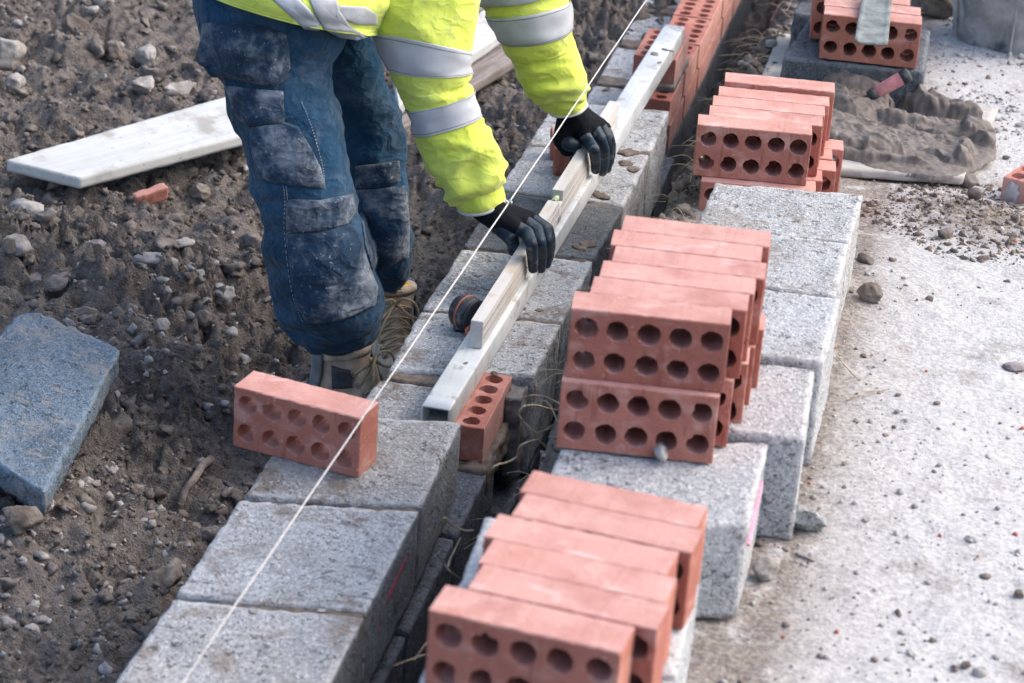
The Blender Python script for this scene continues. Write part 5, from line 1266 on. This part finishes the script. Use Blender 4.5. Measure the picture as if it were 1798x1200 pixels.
K1, K2, K3, K4 = nz(1022, 234, .135), nz(1040, 224, .138), nz(1052, 220, .134), nz(1060, 226, .124)
palmF = [[(wrF[2][0], .031), (K1, .0180)], [(wrF[2][0], .031), (K2, .0180)], [(wrF[2][0], .031), (K3, .0175)], [(wrF[1][0], .030), (K4, .0165)], [(wrF[1][0], .030), (nz(988, 245, .120), .0215), (nz(996, 262, .10), .0165)]]
xg = -.757
fF = [[(K1, .0155), (nz(1033, 250, .122), .0140), (on_x(1043, 263, xg + .002), .0125), (on_x(1046, 281, xg), .0118), (on_x(1046, 298, xg - .001), .0105)],
      [(K2, .0160), (nz(1053, 243, .122), .0142), (on_x(1060, 262, xg + .006), .0126), (on_x(1061, 285, xg + .005), .0118), (on_x(1058, 302, xg + .002), .0104)],
      [(K3, .0155), (nz(1063, 240, .118), .0140), (on_x(1069, 256, xg + .010), .0124), (on_x(1069, 279, xg + .009), .0114), (on_x(1066, 297, xg + .006), .0100)],
      [(K4, .0145), (nz(1069, 242, .112), .0125), (on_x(1073, 255, xg + .013), .0110), (on_x(1073, 272, xg + .012), .0100), (on_x(1071, 286, xg + .010), .0088)]]
thF = [(nz(998, 252, .118), .0165), (nz(1010, 256, .112), .0145), (on_x(1012, 264, -.806), .0130), (on_x(1009, 278, -.806), .0115)]
glove(wrF, fF, thF, palmF, 'black glove of the farther hand gripping the level')
def cuff_edge(L, name='glove_cuff', mat=M_CUFF, r=.0035):
    P = L['V'][-1] ; c = P.mean(0); P = c + (P - c) * 0.99; P = np.vstack([P[::4], P[:5:4]]); dn = L['V'][-1].mean(0) - L['V'][-6].mean(0); dn /= np.linalg.norm(dn)
    cloth_part(name, *tube(P + dn * .003, r, 8), mat, man)
cuff_edge(CN); cuff_edge(CF)

# --- the body inside the clothes, one continuous figure with its head
def mid_of(L, frac, w=0.0):
    i = int(frac * (L['ns'] - 1)); return L['V'][i].mean(0)
def limb(L, r0, r1, n=6, a=0.0, b=1.0): return [(*mid_of(L, a + (b - a) * t), r0 + (r1 - r0) * t) for t in np.linspace(0, 1, n)]
sh_ = mid_of(TO, .80); nk = mid_of(TO, 1.0); ud = nk - mid_of(TO, .6); ud /= np.linalg.norm(ud)
hip = mid_of(TO, 0.05); head = nk + ud * .10 + np.array([.03, 0, -.01]); fwd_ = np.array([.75, -.05, -.66]); fwd_ /= np.linalg.norm(fwd_)
chains = [[(*hip, .13), (*mid_of(TO, .35), .14), (*mid_of(TO, .65), .15), (*sh_, .12), (*nk, .065), (*head, .075)],
          [(*(head - fwd_ * .02), .088), (*(head + fwd_ * .03), .080)], [(*(head + fwd_ * .105 - ud * .015), .014), (*(head + fwd_ * .085 + ud * .02), .012)],
          [(*(head + np.array([0, -.082, 0])), .018), (*(head + np.array([0, -.088, .01])), .014)], [(*(head + np.array([0, .082, 0])), .018), (*(head + np.array([0, .088, .01])), .014)],
          [(*(head + fwd_ * .06 - ud * .07), .045), (*(head + fwd_ * .05 - ud * .03), .06)],
          limb(SN, .06, .028), limb(SF, .06, .028), limb(LN, .075, .03, 8, .12, .93), limb(LF, .042, .026, 8, .12, .93),
          [(*hip, .11), (*mid_of(LN, .12), .075)], [(*hip, .10), (*mid_of(LF, .12), .042)], [(*sh_, .1), (*mid_of(SN, .0), .06)], [(*sh_, .1), (*mid_of(SF, .0), .06)]]
blob('body', chains, 0.011, M_SKIN, man, 4)
blob('hair', [[(*(head - fwd_ * .045 + ud * .035), .082), (*(head - fwd_ * .01 + ud * .055), .080)]], 0.008, M_HAIR, man, 2)
